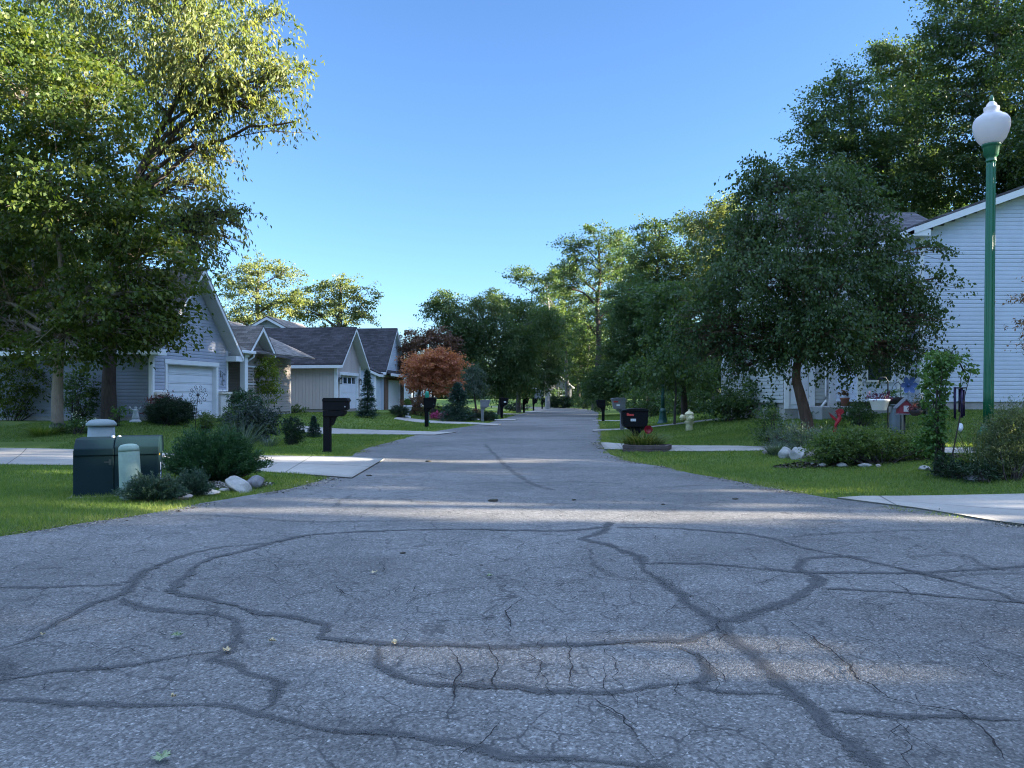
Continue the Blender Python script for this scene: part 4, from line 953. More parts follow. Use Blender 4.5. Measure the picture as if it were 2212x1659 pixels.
# red flower stake in the planter
pq = G(1404, 974) + Vector((0, .25, 0)); rf = thing('flower_stake', 'red metal flower on a stake in the timber planter', 'garden ornament', pq)
zq = EYE - (928-858)/F*pq.y - pq.z; sb = MB(); stake(sb, zq); sb.build('stake', M_HK, rf)
fl = MB(); petal_ring(fl, 6, .01, .115, .06, .02); petal_ring(fl, 6, .01, .08, .04, .04, .015, .5); fl.v = [(x, y-.01, z+zq) for x, y, z in fl.v]; fl.build('flower', mat('red_petal', (.24, .008, .02), .5, .3, 9), rf)
# porch urn of brown grass
pg = Vector(((1826-CU)/F*25.2, 25.2, .96+.14)); ug = thing('flower_pot', 'terracotta pot of brown grass on the porch step', 'flower pot', pg)
MB().lathe([(.10, 0), (.12, .02), (.15, .22), (.17, .24), (.17, .28), (.14, .28)], 20).build('pot', mat('terracotta', (.22, .09, .06), .8, .15, 6), ug)
# milk can
pm = at(1936, 18.4); mc = thing('milk_can', 'grey metal milk can behind the white hanging pot', 'milk can', pm)
zz = hz(872, 18.4, pm.z)
MB().lathe([(.15, -.1), (.16, zz*.2), (.16, zz*.65), (.10, zz*.82), (.10, zz*.92), (.13, zz*.94), (.13, zz)], 24).build('body', mat('galvanised', (.10, .12, .13), .5, .15, 5, metal=.3), mc)

# ------------------------------------------------------------------ small things on the road
def lobed_leaf(u, v, r_px, m, label, seed, oak=True):
    p = gz(u, v); s = px(r_px, p.y); r = random.Random(seed); n = 15 if oak else 9
    vs = [(0, 0, .006)]; 
    for k in range(n*2):
        a = 2*math.pi*k/(n*2); rr = s*.72*(1.0 if k % 2 == 0 else (.55 if oak else .8)) * (.8+.4*r.random()) * (1.25 if abs(math.cos(a)) > .7 else .8)
        vs.append((rr*math.cos(a), rr*math.sin(a)*1.3, .004 + .018*r.random()))
    mb = MB().add(vs, [(0, 1+k, 1+(k+1) % (n*2)) for k in range(n*2)])
    o = mb.build('fallen_leaf', m, None); o.location = (p.x, p.y, ZR+.012); o.rotation_euler = (0, 0, r.uniform(0, 6)); tag(o, label, 'leaf', 'leaves fallen on the road'); return o
M_FG = mat('fallen_green', (.20, .25, .13), .6, .12, 20); M_FT = mat('fallen_tan', (.42, .34, .2), .7, .15, 20); M_FD = mat('fallen_brown', (.04, .035, .025), .9, .2, 20)
lobed_leaf(350, 1654, 28, M_FG, 'green oak leaf at the very front of the road', 1)
lobed_leaf(384, 1384, 15, M_FG, 'pale green oak leaf between two seams on the left of the road', 2)
lobed_leaf(588, 1397, 10, M_FT, 'tan leaf just right of the curling seam', 3, False)
lobed_leaf(490, 1417, 10, M_FT, 'tan leaf lying on the curling seam', 4, False)
lobed_leaf(852, 1401, 9, M_FT, 'tan leaf on the long level seam in mid road', 5, False)
lobed_leaf(1058, 1253, 10, M_FG, 'pale leaf alone in the smooth middle of the road', 6)
lobed_leaf(808, 1245, 8, M_FT, 'small curled leaf left of the smooth middle of the road', 7, False)
lobed_leaf(92, 1383, 7, M_FT, 'small pinkish leaf beside the left seam', 8, False)
lobed_leaf(375, 1520-40+40, 8, M_FT, 'tan leaf right of the level front seam', 9, False)
GC = 'dark clods of dirt on the road'
for i, (u, v, r, lab) in enumerate(((1065, 1085, 12, 'widest dark clod in the middle of the road before the sunny band'), (797, 1030, 7, 'pair sized dark clod near the left road edge'), (925, 999, 7, 'flat dark clod in the far road'), (870, 1199, 7, 'greenish dark clod near the arc shaped seam'),
    (1432, 1093, 5, 'tiny dark clod at the top edge of the sunny band'), (1588, 1081, 7, 'round dark clod near the right lawn'), (1240, 1083, 6, 'small flat clod left of the sunny band'), (1040, 1225, 4, 'tiny crumb on the smooth middle of the road'))):
    p = gz(u, v); w_ = px(r, p.y); o = rockmesh('dirt_clod', w_, w_*.8, w_*.35, M_FD, 60+i); o.location = (p.x, p.y, ZR+w_*.15); tag(o, lab, 'dirt clod', GC)
# ------------------------------------------------------------------ foliage kit
def kites(pos, dirs, nrm, Ls, ratio, fold=.18):
    """leaf blades: (n,3) bases, unit directions, unit normals -> verts, faces"""
    side = np.cross(dirs, nrm); side /= np.linalg.norm(side, axis=1, keepdims=True) + 1e-9
    nn = np.cross(side, dirs)
    L_ = Ls[:, None]; w = L_ * ratio * .5
    a = pos; b = pos + dirs * L_ * .45 + side * w + nn * L_ * fold * .5
    c = pos + dirs * L_ - nn * L_ * fold * .35; d = pos + dirs * L_ * .45 - side * w + nn * L_ * fold * .5
    V = np.stack([a, b, c, d], 1).reshape(-1, 3); n = len(pos)
    return V, np.arange(4 * n).reshape(n, 4)
def unit(v): return v / (np.linalg.norm(v, axis=1, keepdims=True) + 1e-9)
def rnd_dirs(rng, n): return unit(rng.normal(size=(n, 3)))

def foliage(rng, lobes, leaf, ratio, lai, per, clump, droop=.3, shell=.5, spray=1.0, upn=.6, plate=.55, lat=.55):
    """lobes: list of (centre, (rx,ry,rz)) -> leaf verts, faces, rnd; clump centres, axes"""
    area = sum(math.pi * r[0] * r[2] for _, r in lobes)
    n_leaf = int(lai * area / (leaf * leaf * ratio * .5)); ncl = max(3, n_leaf // per)
    wt = np.array([r[0] * r[2] for _, r in lobes]); wt = wt / wt.sum()
    which = rng.choice(len(lobes), ncl, p=wt)
    Cn = np.array([c for c, _ in lobes])[which]; R = np.array([r for _, r in lobes])[which]
    dd = rnd_dirs(rng, ncl); rad_ = rng.random(ncl) ** (1 / (3 * (1 - shell) + 4 * shell)) * (.62 + .38 * rng.random(ncl)) ** .5
    cc = Cn + dd * R * rad_[:, None]
    # each clump is an uneven spray along an axis pointing outwards
    ax = unit(dd * np.array([1, 1, .6]) + rng.normal(size=(ncl, 3)) * .55 + np.array([0, 0, -droop]))
    csz = clump * (.55 + .9 * rng.random(ncl))
    i = np.repeat(np.arange(ncl), per); n = len(i)
    t = (rng.random(n) - .45) * 2 * spray
    flat = np.array([1, 1, plate])
    pos = cc[i] + ax[i] * flat * (t * csz[i])[:, None] + rnd_dirs(rng, n) * (rng.random((n, 1)) ** .5) * flat * (csz[i] * lat)[:, None]
    pos[:, 2] -= droop * .35 * csz[i] * np.maximum(t, 0) ** 2
    di = unit(ax[i] * .7 + rng.normal(size=(n, 3)) * .7 + np.array([0, 0, -droop * 1.1]))
    nm = unit(rng.normal(size=(n, 3)) * .75 + np.array([0, 0, upn]))
    Ls = leaf * (.6 + .7 * rng.random(n))
    V, Fc = kites(pos, di, nm, Ls, ratio)
    cr = rng.random(ncl)
    rn = np.clip(.55 * cr[i] + .45 * rng.random(n), 0, 1)
    return V, Fc, rn, cc, ax, csz

def curve_pts(a, b, sag, n=6, wob=.0, seed=0):
    a = Vector(a); b = Vector(b); out = []
    for k in range(n+1):
        t = k/n; p = a.lerp(b, t); p.z += sag * math.sin(math.pi * t)
        if 0 < k < n and wob:
            q = p * .9 + Vector((seed*3.1, 0, 0)); p += Vector((mnoise.noise(q), mnoise.noise(q + Vector((5, 5, 5))), mnoise.noise(q + Vector((9, 1, 2))))) * wob
        out.append(p)
    return out
def tree(label, base, lobes, leafm, barkm, leaf=.1, ratio=.55, lai=3.0, per=40, clump=.5, droop=.3, shell=.5, trunk=None, tr=.2, seed=1, cat='tree', name='tree', group=None, twigs=260, limb_k=1.0, trunk_top=None, upn=.6, guard=None, spray=1.0, plate=.55, lat=.55):
    """base: world point; lobes in world coordinates; trunk: world points from base upwards"""
    rng = np.random.default_rng(seed); base = Vector(base)
    t = thing(name, label, cat, base, 0, group)
    lb = [((c[0]-base.x, c[1]-base.y, c[2]-base.z), r) for c, r in lobes]
    V, Fc, rn, cc, ax, csz = foliage(rng, lb, leaf, ratio, lai, per, clump, droop, shell, spray, upn, plate, lat)
    mesh_np('crown', V, Fc, leafm, t, {'rnd': rn})
    w = MB()
    cen = sum((Vector(c) * (r[0]*r[2]) for c, r in lb), Vector()) / sum(r[0]*r[2] for _, r in lb)
    top = max(c[2] + r[2]*.4 for c, r in lb)
    if trunk is None:
        trunk = [Vector((0, 0, -.3)), Vector((0, 0, top*.15)), Vector((cen.x*.2, cen.y*.2, top*.35)), Vector((cen.x*.55, cen.y*.55, top*.62)), Vector((cen.x*.9, cen.y*.9, top))]
    else: trunk = [Vector(p) - base for p in trunk]
    # refine the trunk
    tp = []
    for i in range(len(trunk)-1):
        p0, p1, p2, p3 = trunk[max(i-1, 0)], trunk[i], trunk[i+1], trunk[min(i+2, len(trunk)-1)]
        for k in range(5):
            u = k/5; tp.append(.5*((2*p1)+(p2-p0)*u+(2*p0-5*p1+4*p2-p3)*u*u+(3*p1-p0-3*p2+p3)*u**3))
    tp.append(trunk[-1]); n = len(tp)
    rr_ = [tr * (1.25 if i == 0 else 1.0) * (1 - .85 * (i/(n-1)) ** 1.1) + .012 for i in range(n)]
    w.tube(tp, rr_, 14)
    z0 = min(c[2] - r[2] for c, r in lb)
    for li, (c, r) in enumerate(lb):
        c = Vector(c)
        k = min(range(n), key=lambda q: abs(tp[q].z - max(z0*.8 + .1*top, c.z - .55 * (Vector((c.x, c.y, 0)) - Vector((tp[q].x, tp[q].y, 0))).length)) )
        k = max(2, min(n-2, k)); r0 = max(.015, min(rr_[k]*.6, tr*.45*limb_k))
        pts = curve_pts(tp[k], c, .12*(c-tp[k]).length, 7, .25, seed+li)
        w.tube(pts, [r0*(1-.75*j/7)+.006 for j in range(8)], 8)
        idx = [q for q in range(len(cc)) if (Vector(cc[q])-c).length < max(r)*1.15]
        random.Random(seed*31+li).shuffle(idx)
        for q in idx[:max(3, twigs//len(lb))]:
            e = Vector(cc[q]) + Vector(ax[q]) * csz[q] * .6; j = 3 + q % 4
            mid = pts[j].lerp(e, .5) + Vector((0, 0, .06*(e-pts[j]).length))
            rt = max(.005, r0*.22)
            w.tube([pts[j], mid, e], [rt, rt*.65, rt*.3], 4)
    w.build('trunk', barkm, t)
    if guard: MB().lathe([(guard[0], -.1), (guard[0], guard[1]), (guard[0]*.85, guard[1]+.01)], 20).build('trunk_guard', M_BLACK, t)
    return t
def lob(Y, *ls, dz=1.0):
    """(u, v, ru, rv, dy) picture sized lobes at distance Y"""
    out = []
    for l in ls:
        u, v, ru, rv = l[:4]; dy = l[4] if len(l) > 4 else 0
        c = P(u, v, Y + dy); k = (Y+dy)/F
        out.append(((c.x, c.y, c.z), (ru*k, dz*(ru*k*.55+rv*k*.45), rv*k)))
    return out

LM_MAPLE = leafmat('maple_leaf', (.026, .052, .011), (.056, .087, .016), (.125, .138, .028), .42)
LM_CHERRY = leafmat('willowy_leaf', (.06, .09, .025), (.11, .14, .045), (.21, .20, .085), .45)
LM_DARK = leafmat('dark_leaf', (.027, .060, .025), (.053, .098, .038), (.096, .138, .050), .38)
LM_BIRCH = leafmat('birch_leaf', (.023, .050, .021), (.044, .080, .031), (.086, .120, .040), .34)
LM_WOOD = leafmat('wood_leaf', (.025, .056, .023), (.052, .092, .034), (.105, .14, .05), .40)
LM_AUT = leafmat('turning_leaf', (.065, .10, .04), (.12, .15, .06), (.19, .20, .09), .42)
LM_RED = leafmat('red_leaf', (.25, .09, .055), (.42, .16, .095), (.50, .24, .13), .35, tl=1.2)
LM_PURP = leafmat('maroon_leaf', (.085, .05, .042), (.15, .08, .06), (.21, .12, .085), .3, tl=1.1)
LM_SPR = leafmat('spruce_needle', (.016, .042, .034), (.03, .066, .050), (.055, .098, .07), .12)
LM_JUN = leafmat('juniper_needle', (.012, .046, .020), (.028, .078, .028), (.060, .115, .036), .15)
LM_YEW = leafmat('yew_needle', (.008, .024, .012), (.016, .038, .016), (.03, .058, .022), .12)
LM_YG = leafmat('yellow_green_leaf', (.06, .10, .018), (.12, .17, .025), (.24, .26, .04), .42)
LM_GOLD = leafmat('golden_shrub_leaf', (.03, .065, .018), (.075, .12, .035), (.15, .19, .065), .36)
LM_VINE = leafmat('vine_leaf', (.03, .075, .018), (.062, .13, .032), (.115, .19, .055), .36)
LM_GREYL = leafmat('grey_green_leaf', (.04, .065, .05), (.075, .11, .085), (.13, .17, .14), .3)
LM_GRASS = leafmat('grass_blade', (.052, .10, .018), (.105, .165, .034), (.21, .235, .07), .40)
LM_STRAP = leafmat('strap_leaf', (.03, .06, .015), (.07, .11, .025), (.22, .20, .08), .35)
LM_PINK = leafmat('pink_petal', (.22, .02, .09), (.40, .05, .18), (.55, .12, .28), .3, tl=1.0)
LM_WHITE = leafmat('white_petal', (.45, .47, .36), (.6, .62, .5), (.75, .76, .68), .3, tl=.7)
LM_BERB = leafmat('barberry_leaf', (.06, .015, .02), (.13, .035, .04), (.20, .08, .07), .3, tl=1.1)
LM_PURF = leafmat('purple_petal', (.04, .01, .03), (.08, .02, .06), (.14, .04, .10), .3, tl=1)
BK_GREY = bark('grey_bark', (.05, .045, .042), (.13, .12, .11)); BK_TAN = bark('tan_bark', (.17, .13, .10), (.29, .235, .18), 22); BK_DARK = bark('dark_bark', (.028, .022, .02), (.085, .068, .06))
BK_RED = bark('reddish_bark', (.06, .035, .025), (.16, .10, .075)); BK_PALE = bark('pale_bark', (.16, .15, .14), (.36, .34, .31))

# ---- left: maple with the wrapped tan trunk, willowy tree behind it
b = at(124, 23.0)
tree('broad dark maple with tan trunk and black trunk guard at left', b,
     lob(23, (-120,100,190,200,1), (60,190,180,170), (200,260,130,140,-.6), (-60,420,200,170), (130,430,170,150,-1), (270,470,120,95), (330,560,95,80,-.4), (60,620,170,120,1), (230,650,150,95,-.6), (330,665,80,62,.3), (-90,640,150,120), (370,612,52,44), (360,715,46,46), (150,735,120,55,-.8), (280,735,72,42), (20,745,110,52), (-120,720,120,70)),
     LM_MAPLE, BK_TAN, .135, .66, 3.2, 44, .60, .35, .45, plate=.45, lat=.5, trunk=[b+Vector((0,0,-.3)), b+Vector((.0,0,1.2)), P(128,770,23), P(135,640,23), P(120,450,23), P(80,250,23)], tr=.165, seed=11, guard=(.21, .25), twigs=1000)
b = at(236, 27.5)
tree('tall willowy tree with thick dark trunk and drooping sunlit leaves at left', b,
     lob(27.5, (300,60,190,140), (450,110,140,110,-1), (560,90,70,70), (600,30,34,30), (655,150,30,22), (600,165,60,45,-.5), (560,225,70,44), (640,262,26,16), (470,215,100,70), (380,210,130,90), (400,320,90,55,.6), (465,310,42,32), (430,385,56,34), (330,400,80,60,1), (400,470,60,44), (440,475,76,56), (485,465,60,32), (525,462,28,12), (430,535,62,40), (490,512,34,22), (400,560,50,36), (120,-80,200,120,1), (420,-60,160,110), (150,120,150,120,2)),
     LM_CHERRY, BK_DARK, .185, .36, 2.0, 26, .70, .95, .5, lat=.28, plate=.7, trunk=[b+Vector((0,0,-.3)), P(235,860,27.5), P(237,780,27.5), P(250,560,27.5), P(300,380,27.5), P(380,220,27.5), P(450,120,27.5)], tr=.27, seed=12, twigs=1000)
b = at(66, 30.0)
tree('dark leaning trunk with leafy crown behind the tan trunked maple', b,
     lob(30, (-150,500,190,160,2), (0,560,160,120,3), (100,690,90,70,4), (-60,740,140,60,3)), LM_MAPLE, BK_DARK, .13, .6, 2.6, 40, .6, .3, .5,
     trunk=[b+Vector((0,0,-.3)), P(62,880,30), P(72,800,30), P(90,700,30), P(70,560,30)], tr=.26, seed=13, twigs=120)
# woods beyond the left garden
for i, (u, Y, h, r, m, lab) in enumerate(((-170, 40, 640, 190, LM_WOOD, 'dark wood tree at the far left edge behind the maple'), (40, 46, 560, 150, LM_WOOD, 'leafy wood tree seen between the left trunks'), (190, 52, 470, 130, LM_AUT, 'yellowing wood tree behind the blue grey house roof'))):
    b = at(u, Y); v0 = 858 - h
    tree(lab, b, lob(Y, (u, v0+120, r*.8, 110), (u-r*.5, v0+230, r*.7, 110), (u+r*.5, v0+260, r*.7, 110,1), (u, v0+380, r, 110,-1), (u-r*.4, v0+500, r*.8, 90), (u+r*.4, v0+480, r*.8, 90)), m, BK_GREY, .2, .6, 2.4, 34, .8, .25, .5, tr=.3, seed=20+i, twigs=90)

# ---- far left sunlit pair
b = at(560, 82.0)
tree('round topped sunlit tree beyond the left roofs, left of the pair', b, lob(82, (560,585,60,36), (510,600,40,30), (625,592,34,26), (545,640,66,40), (620,650,40,26), (500,690,46,24), (560,700,60,40)), LM_AUT, BK_GREY, .24, .6, 2.8, 60, .95, .15, .55, tr=.4, seed=31, twigs=160, trunk=[b+Vector((0,0,-.3)), P(563,760,82), P(558,690,82), P(556,640,82), P(560,580,82)])
b = at(722, 86.0)
tree('spreading sunlit tree beyond the left roofs, right of the pair', b, lob(86, (735,618,46,26), (690,640,52,30), (780,640,38,26), (660,675,46,28), (720,680,70,36), (790,680,28,26)), LM_AUT, BK_GREY, .24, .6, 2.7, 60, .95, .15, .55, tr=.4, seed=32, twigs=160, trunk=[b+Vector((0,0,-.3)), P(730,740,86), P(735,690,86), P(735,640,86), P(735,610,86)])
# ---- red maple and friends around the far driveway
b = at(935, 49.0)
tree('copper red maple with a wide round crown by the far driveway', b, lob(49, (945,778,44,22), (903,792,32,20), (975,790,28,28), (925,815,56,26), (975,822,24,22), (895,824,22,18), (940,838,44,18), (950,766,34,18), (925,790,50,30)), LM_RED, BK_DARK, .13, .6, 5.0, 55, .50, .1, .5, tr=.11, seed=33, twigs=90)
b = at(905, 58.0)
tree('maroon leaved tree standing behind the copper red maple', b, lob(58, (920,738,46,24), (880,760,22,24), (960,760,22,22), (900,790,44,40), (950,790,40,40), (890,735,28,20), (940,728,40,20), (970,745,26,26)), LM_PURP, BK_DARK, .15, .6, 5.0, 50, .6, .1, .5, tr=.13, seed=34, twigs=60)
def spruce(label, base, h, r, seed, n=5200, leaf=.09, mat_=None, group=None):
    base = Vector(base); t = thing('spruce', label, 'conifer', base, 0, group); rng = np.random.default_rng(seed)
    k = np.repeat(np.arange(n//26), 26); m = len(k); nb = n//26
    z = (rng.random(nb) ** 1.35) * h * .95 + .04*h; az = rng.random(nb) * 6.283; rr = r * (1 - z/h) ** .85 * (.75 + .4*rng.random(nb))
    t_ = rng.random(m) ** .7
    pos = np.stack([np.cos(az[k])*rr[k]*t_, np.sin(az[k])*rr[k]*t_, z[k] - .12*rr[k]*t_ + .10*rr[k]*t_**3], 1) + rng.normal(size=(m, 3)) * (.05*r)
    di = unit(np.stack([np.cos(az[k]), np.sin(az[k]), .1+0*az[k]], 1) + rng.normal(size=(m, 3))*.55)
    V, Fc = kites(pos, di, unit(rng.normal(size=(m, 3))*.5+np.array([0, 0, 1])), leaf*(.6+.7*rng.random(m)), .4)
    mesh_np('crown', V, Fc, mat_ or LM_SPR, t, {'rnd': np.clip(.5*rng.random(nb)[k]+.5*rng.random(m), 0, 1)})
    MB().tube([(0, 0, -.2), (0, 0, h*.5), (0, 0, h*.96)], [r*.07, r*.045, .01], 8).build('trunk', BK_DARK, t); return t
p = at(988, 44.0); spruce('blue green spruce below the copper red maple', p, px(82, 44), px(44, 44), 41, 9000, .12)
p = at(794, 41.0); spruce('narrow dark spruce between the taupe and pale blue houses', p, px(105, 41), px(24, 41), 42, 5200, .11)
p = G(678, 945); spruce('little blue spruce on the lawn left of the nearest mailbox', p, px(46, p.y), px(19, p.y), 43, 4200, .055)
b = at(1028, 54.0)
tree('grey green willowy shrub tree right of the blue green spruce', b, lob(54, (1020,805,26,22), (1005,835,24,24), (1035,835,16,22)), LM_GREYL, BK_DARK, .16, .3, 3.6, 26, .45, .9, .6, tr=.08, seed=44, twigs=50, cat='small tree')

# ---- the dark row of drooping trees in the middle
b = at(1078, 60.0)
tree('dark drooping tree leaning over the road, left end of the middle row', b, lob(60, (965,650,32,30), (940,668,24,26), (985,690,44,34), (1050,655,46,30), (1020,720,50,40), (1070,700,50,40), (1110,760,42,50), (1050,770,56,44), (1010,770,30,30), (1075,815,60,28), (1130,810,36,30), (1170,690,30,30), (1000,740,40,34), (1090,830,60,24), (1050,830,40,26), (1130,740,50,50)), LM_WOOD, BK_GREY, .17, .5, 4.4, 70, .85, .7, .5, tr=.22, seed=51, twigs=160,
     trunk=[b+Vector((0,0,-.3)), P(1084,850,60), P(1078,800,60), P(1062,740,60), P(1040,680,60)])
b = at(1120, 68.0)
tree('dark drooping tree with a rounded sunlit top in the middle row', b, lob(68, (1095,660,44,26), (1130,680,50,34), (1170,700,34,36), (1140,740,50,40), (1180,760,28,50), (1120,800,40,30), (1170,815,34,26), (1190,700,28,40), (1150,830,50,22), (1195,800,20,40)), LM_WOOD, BK_GREY, .19, .5, 4.4, 70, .85, .6, .5, tr=.22, seed=52, twigs=120)
b = at(1183, 92.0)
tree('tall tree with bare grey trunk beside the far lamp post', b, lob(92, (1130,595,34,18), (1165,610,34,20), (1100,610,18,12), (1200,600,30,22), (1190,650,34,34), (1215,700,26,44), (1180,720,24,40)), LM_WOOD, BK_PALE, .24, .6, 2.8, 60, 1.0, .3, .5, tr=.32, seed=53, twigs=120, trunk=[b+Vector((0,0,-.3)), P(1183,840,92), P(1184,760,92), P(1186,680,92), P(1180,610,92)])
b = at(1285, 84.0)
tree('tall open oak with forked limbs rising above the middle of the wood', b, lob(84, (1290,510,52,28), (1235,530,34,24), (1240,560,42,24), (1310,545,52,30), (1345,515,32,26), (1280,590,60,30), (1340,580,30,26), (1220,590,30,20), (1225,625,32,22), (1290,650,40,30), (1255,700,28,40), (1330,670,24,26)), LM_WOOD, BK_DARK, .22, .6, 2.1, 60, 1.05, .15, .55, tr=.42, seed=54, twigs=260, limb_k=1.3,
     trunk=[b+Vector((0,0,-.3)), P(1290,820,84), P(1294,740,84), P(1290,660,84), P(1296,600,84), P(1292,520,84)])
b = at(1250, 118.0)
tree('shadowed far tree closing the end of the road', b, lob(118, (1230,700,40,40), (1250,760,40,40), (1215,755,30,36), (1280,780,40,50), (1290,700,40,40), (1130,760,50,40), (1160,710,40,40)), LM_DARK, BK_DARK, .3, .6, 2.6, 26, .8, .3, .5, tr=.3, seed=55, twigs=60)
b = at(1400, 70.0)
tree('big sun topped tree right of the forked oak', b, lob(70, (1415,500,46,34), (1470,490,34,28), (1390,545,44,36), (1440,560,60,44), (1395,610,40,40), (1460,640,60,50), (1410,690,50,44), (1510,600,50,60), (1370,620,40,50), (1440,700,60,60), (1360,690,40,50)), LM_WOOD, BK_GREY, .20, .6, 3.8, 70, 1.0, .25, .5, tr=.36, seed=56, twigs=140)
b = at(1545, 66.0)
tree('tree with a yellow lit crown behind the birch', b, lob(66, (1545,455,38,32), (1500,480,34,28), (1530,520,60,50), (1590,480,60,60), (1560,600,70,60), (1500,640,50,50)), LM_AUT, BK_GREY, .20, .6, 3.8, 70, 1.0, .2, .5, tr=.36, seed=57, twigs=120)
for i, (u, Y, ls, lab) in enumerate(((1350, 98, ((1350,540,40,34), (1320,600,44,40), (1380,590,40,40), (1350,660,50,44), (1310,690,36,40)), 'far tree filling the gap right of the forked oak'),
    (1225, 104, ((1225,590,36,28), (1200,640,36,34), (1245,650,40,40), (1215,720,40,44), (1180,690,30,34)), 'far tree filling the gap left of the forked oak'),
    (1265, 96, ((1262,740,36,40), (1250,800,34,36), (1285,800,30,40), (1300,750,34,40)), 'low leafy far tree at the foot of the forked oak'))):
    b = at(u, Y); tree(lab, b, lob(Y, *ls), LM_WOOD, BK_GREY, .24, .6, 3.0, 50, .95, .3, .5, tr=.3, seed=240+i, twigs=70)
# thicket along the right side of the road
for i, (u, Y, ls, m, lab) in enumerate((
    (1370, 56, ((1370,680,46,44), (1340,730,40,50), (1400,740,50,50), (1360,800,60,46), (1320,820,44,40), (1420,820,50,40), (1300,845,36,24), (1340,650,40,40), (1390,640,40,40), (1330,780,40,50), (1280,830,26,30)), LM_DARK, 'dense dark green tree at the right edge of the far road'),
    (1478, 35, ((1440,640,40,46,-5), (1440,700,46,50,-5), (1480,730,46,50,-4), (1430,785,56,42,-5), (1500,800,56,46), (1385,800,40,34,-3)), LM_DARK, 'dense dark tree beside the hydrant lawn'),
    (1395, 62, ((1410,690,22,40), (1430,730,20,30), (1420,760,16,24)), LM_YG, 'slim yellow green tree glowing in the dark thicket'),
    (1585, 44, ((1560,720,60,60), (1640,730,60,60), (1600,800,70,44), (1680,790,60,50), (1540,820,50,40)), LM_DARK, 'dark thicket tree behind the birch trunk'))):
    b = at(u, Y)
    tree(lab, b, lob(Y, *ls), m, BK_DARK, .15, .6, 4.6, 70, .75, .3, .5, tr=.16, seed=60+i, twigs=50)
b = at(1457, 33.0)
tree('thin young tree with sparse olive leaves beside the hydrant', b, lob(33, (1450,800,50,26), (1490,815,30,22), (1430,828,34,22), (1465,780,30,20)), LM_WOOD, BK_GREY, .10, .5, 2.6, 24, .4, .35, .5, tr=.05, seed=66, twigs=70, trunk=[b+Vector((0,0,-.2)), P(1458,880,33), P(1460,840,33), P(1455,790,33)], cat='small tree')

def far_woods():
    rng = np.random.default_rng(5); lobes = []
    for x in np.arange(-70, 120, 3.2):
        y = 150 + 20*rng.random() if x > -20 else 165 + 20*rng.random()
        h = (8 if x < -4 else 15) * (.75 + .5*rng.random())
        for q in range(3): lobes.append(((x + rng.normal()*1.5, y + rng.normal()*3, h*(.18+.32*q)), (3.0, 3, h*.22)))
    V, Fc, rn, *_ = foliage(rng, lobes, .5, .7, 5.5, 40, 1.6, .3, .4)
    tag(mesh_np('far_woods', V, Fc, LM_DARK, None, {'rnd': rn}), 'dark far woods closing the view beyond the bend', 'woods', None, 'stuff')
far_woods()
# ---- birch on the right lawn
b = G(1746, 927); Yb_ = b.y; k_ = Yb_
tree('dark weeping birch with a crooked trunk in the right garden bed', b,
     lob(k_, (1790,400,80,60), (1690,400,70,60,.5), (1640,385,48,50), (1620,430,50,50), (1860,440,60,60), (1730,480,120,70,-1), (1600,510,80,60), (1880,520,80,60), (1650,590,130,80,-1.2), (1560,600,70,70), (1810,600,130,80,-.6), (1920,590,60,60), (1960,640,50,50), (1530,690,60,60), (1640,700,120,70,.6), (1780,700,120,70,-1.4), (1890,700,90,60), (1980,710,44,46), (1560,760,70,40), (1700,765,90,40), (1850,770,90,40,.4), (1950,760,44,34), (2010,530,36,14), (2030,600,20,30), (2020,690,20,40), (2050,775,44,14), (1480,720,30,60), (1600,790,40,24)),
     LM_BIRCH, BK_RED, .098, .64, 3.4, 36, .62, .85, .45, lat=.26, plate=.6, trunk=[b+Vector((.05,0,-.3)), P(1742,905,k_), P(1728,850,k_), P(1720,810,k_), P(1730,740,k_), P(1740,600,k_), P(1745,440,k_)], tr=.17, seed=71, twigs=1300)
# ---- tall wood behind the right house
for i, (u, Y, ls, m, lab) in enumerate((
    (1860, 50, ((1830,190,70,44), (1770,240,56,44), (1750,290,40,40), (1880,260,110,80), (1800,330,90,60), (1920,360,110,80), (1780,400,70,70), (1880,450,100,80), (1760,500,80,80), (1800,600,100,80)), LM_WOOD, 'tall dark tree whose crown rises left of the house gable'),
    (1960, 54, ((1950,140,70,60), (1900,120,36,34), (2000,200,90,70), (1990,300,100,80), (2050,380,100,70), (1960,420,100,70)), LM_WOOD, 'tall dark tree in the middle of the wood above the house'),
    (2130, 50, ((2080,20,80,60), (2040,90,60,60), (2150,100,110,90), (2060,190,80,60), (2180,220,110,90), (2250,60,100,90), (2120,320,110,80), (2230,340,100,90), (2080,-60,80,60), (2200,-60,110,80), (2180,420,100,60)), LM_WOOD, 'tallest wood tree with pale limbs behind the lamp globe'),
    (2300, 43, ((2300,120,120,110), (2330,-40,120,100), (2300,280,120,100), (2380,200,120,120)), LM_WOOD, 'tall wood tree at the right edge behind the house'),
    (1690, 58, ((1700,560,70,50), (1660,560,80,60), (1720,620,90,80), (1640,660,70,60)), LM_WOOD, 'wood tree hidden behind the birch crown'))):
    b = at(u, Y)
    tree(lab, b, lob(Y, *ls), m, BK_GREY if i != 2 else BK_PALE, .19, .6, 3.8, 95, 1.15, .3, .5, tr=.42, seed=80+i, twigs=160, limb_k=1.2)
# small copper tree reaching into the frame at right
b = at(2330, 15.0)
tree('small copper leaved tree reaching in at the right edge beside the lamp', b, lob(15, (2290,660,70,40), (2330,600,80,60), (2280,720,66,30), (2240,700,40,18), (2226,755,32,12), (2230,640,36,14), (2340,720,90,60)), LM_RED if False else leafmat('bronze_leaf', (.09, .05, .025), (.16, .09, .04), (.24, .15, .07), .35, tl=1.1), BK_DARK, .075, .35, 2.4, 22, .28, .5, .5, tr=.06, seed=91, twigs=100, cat='small tree')

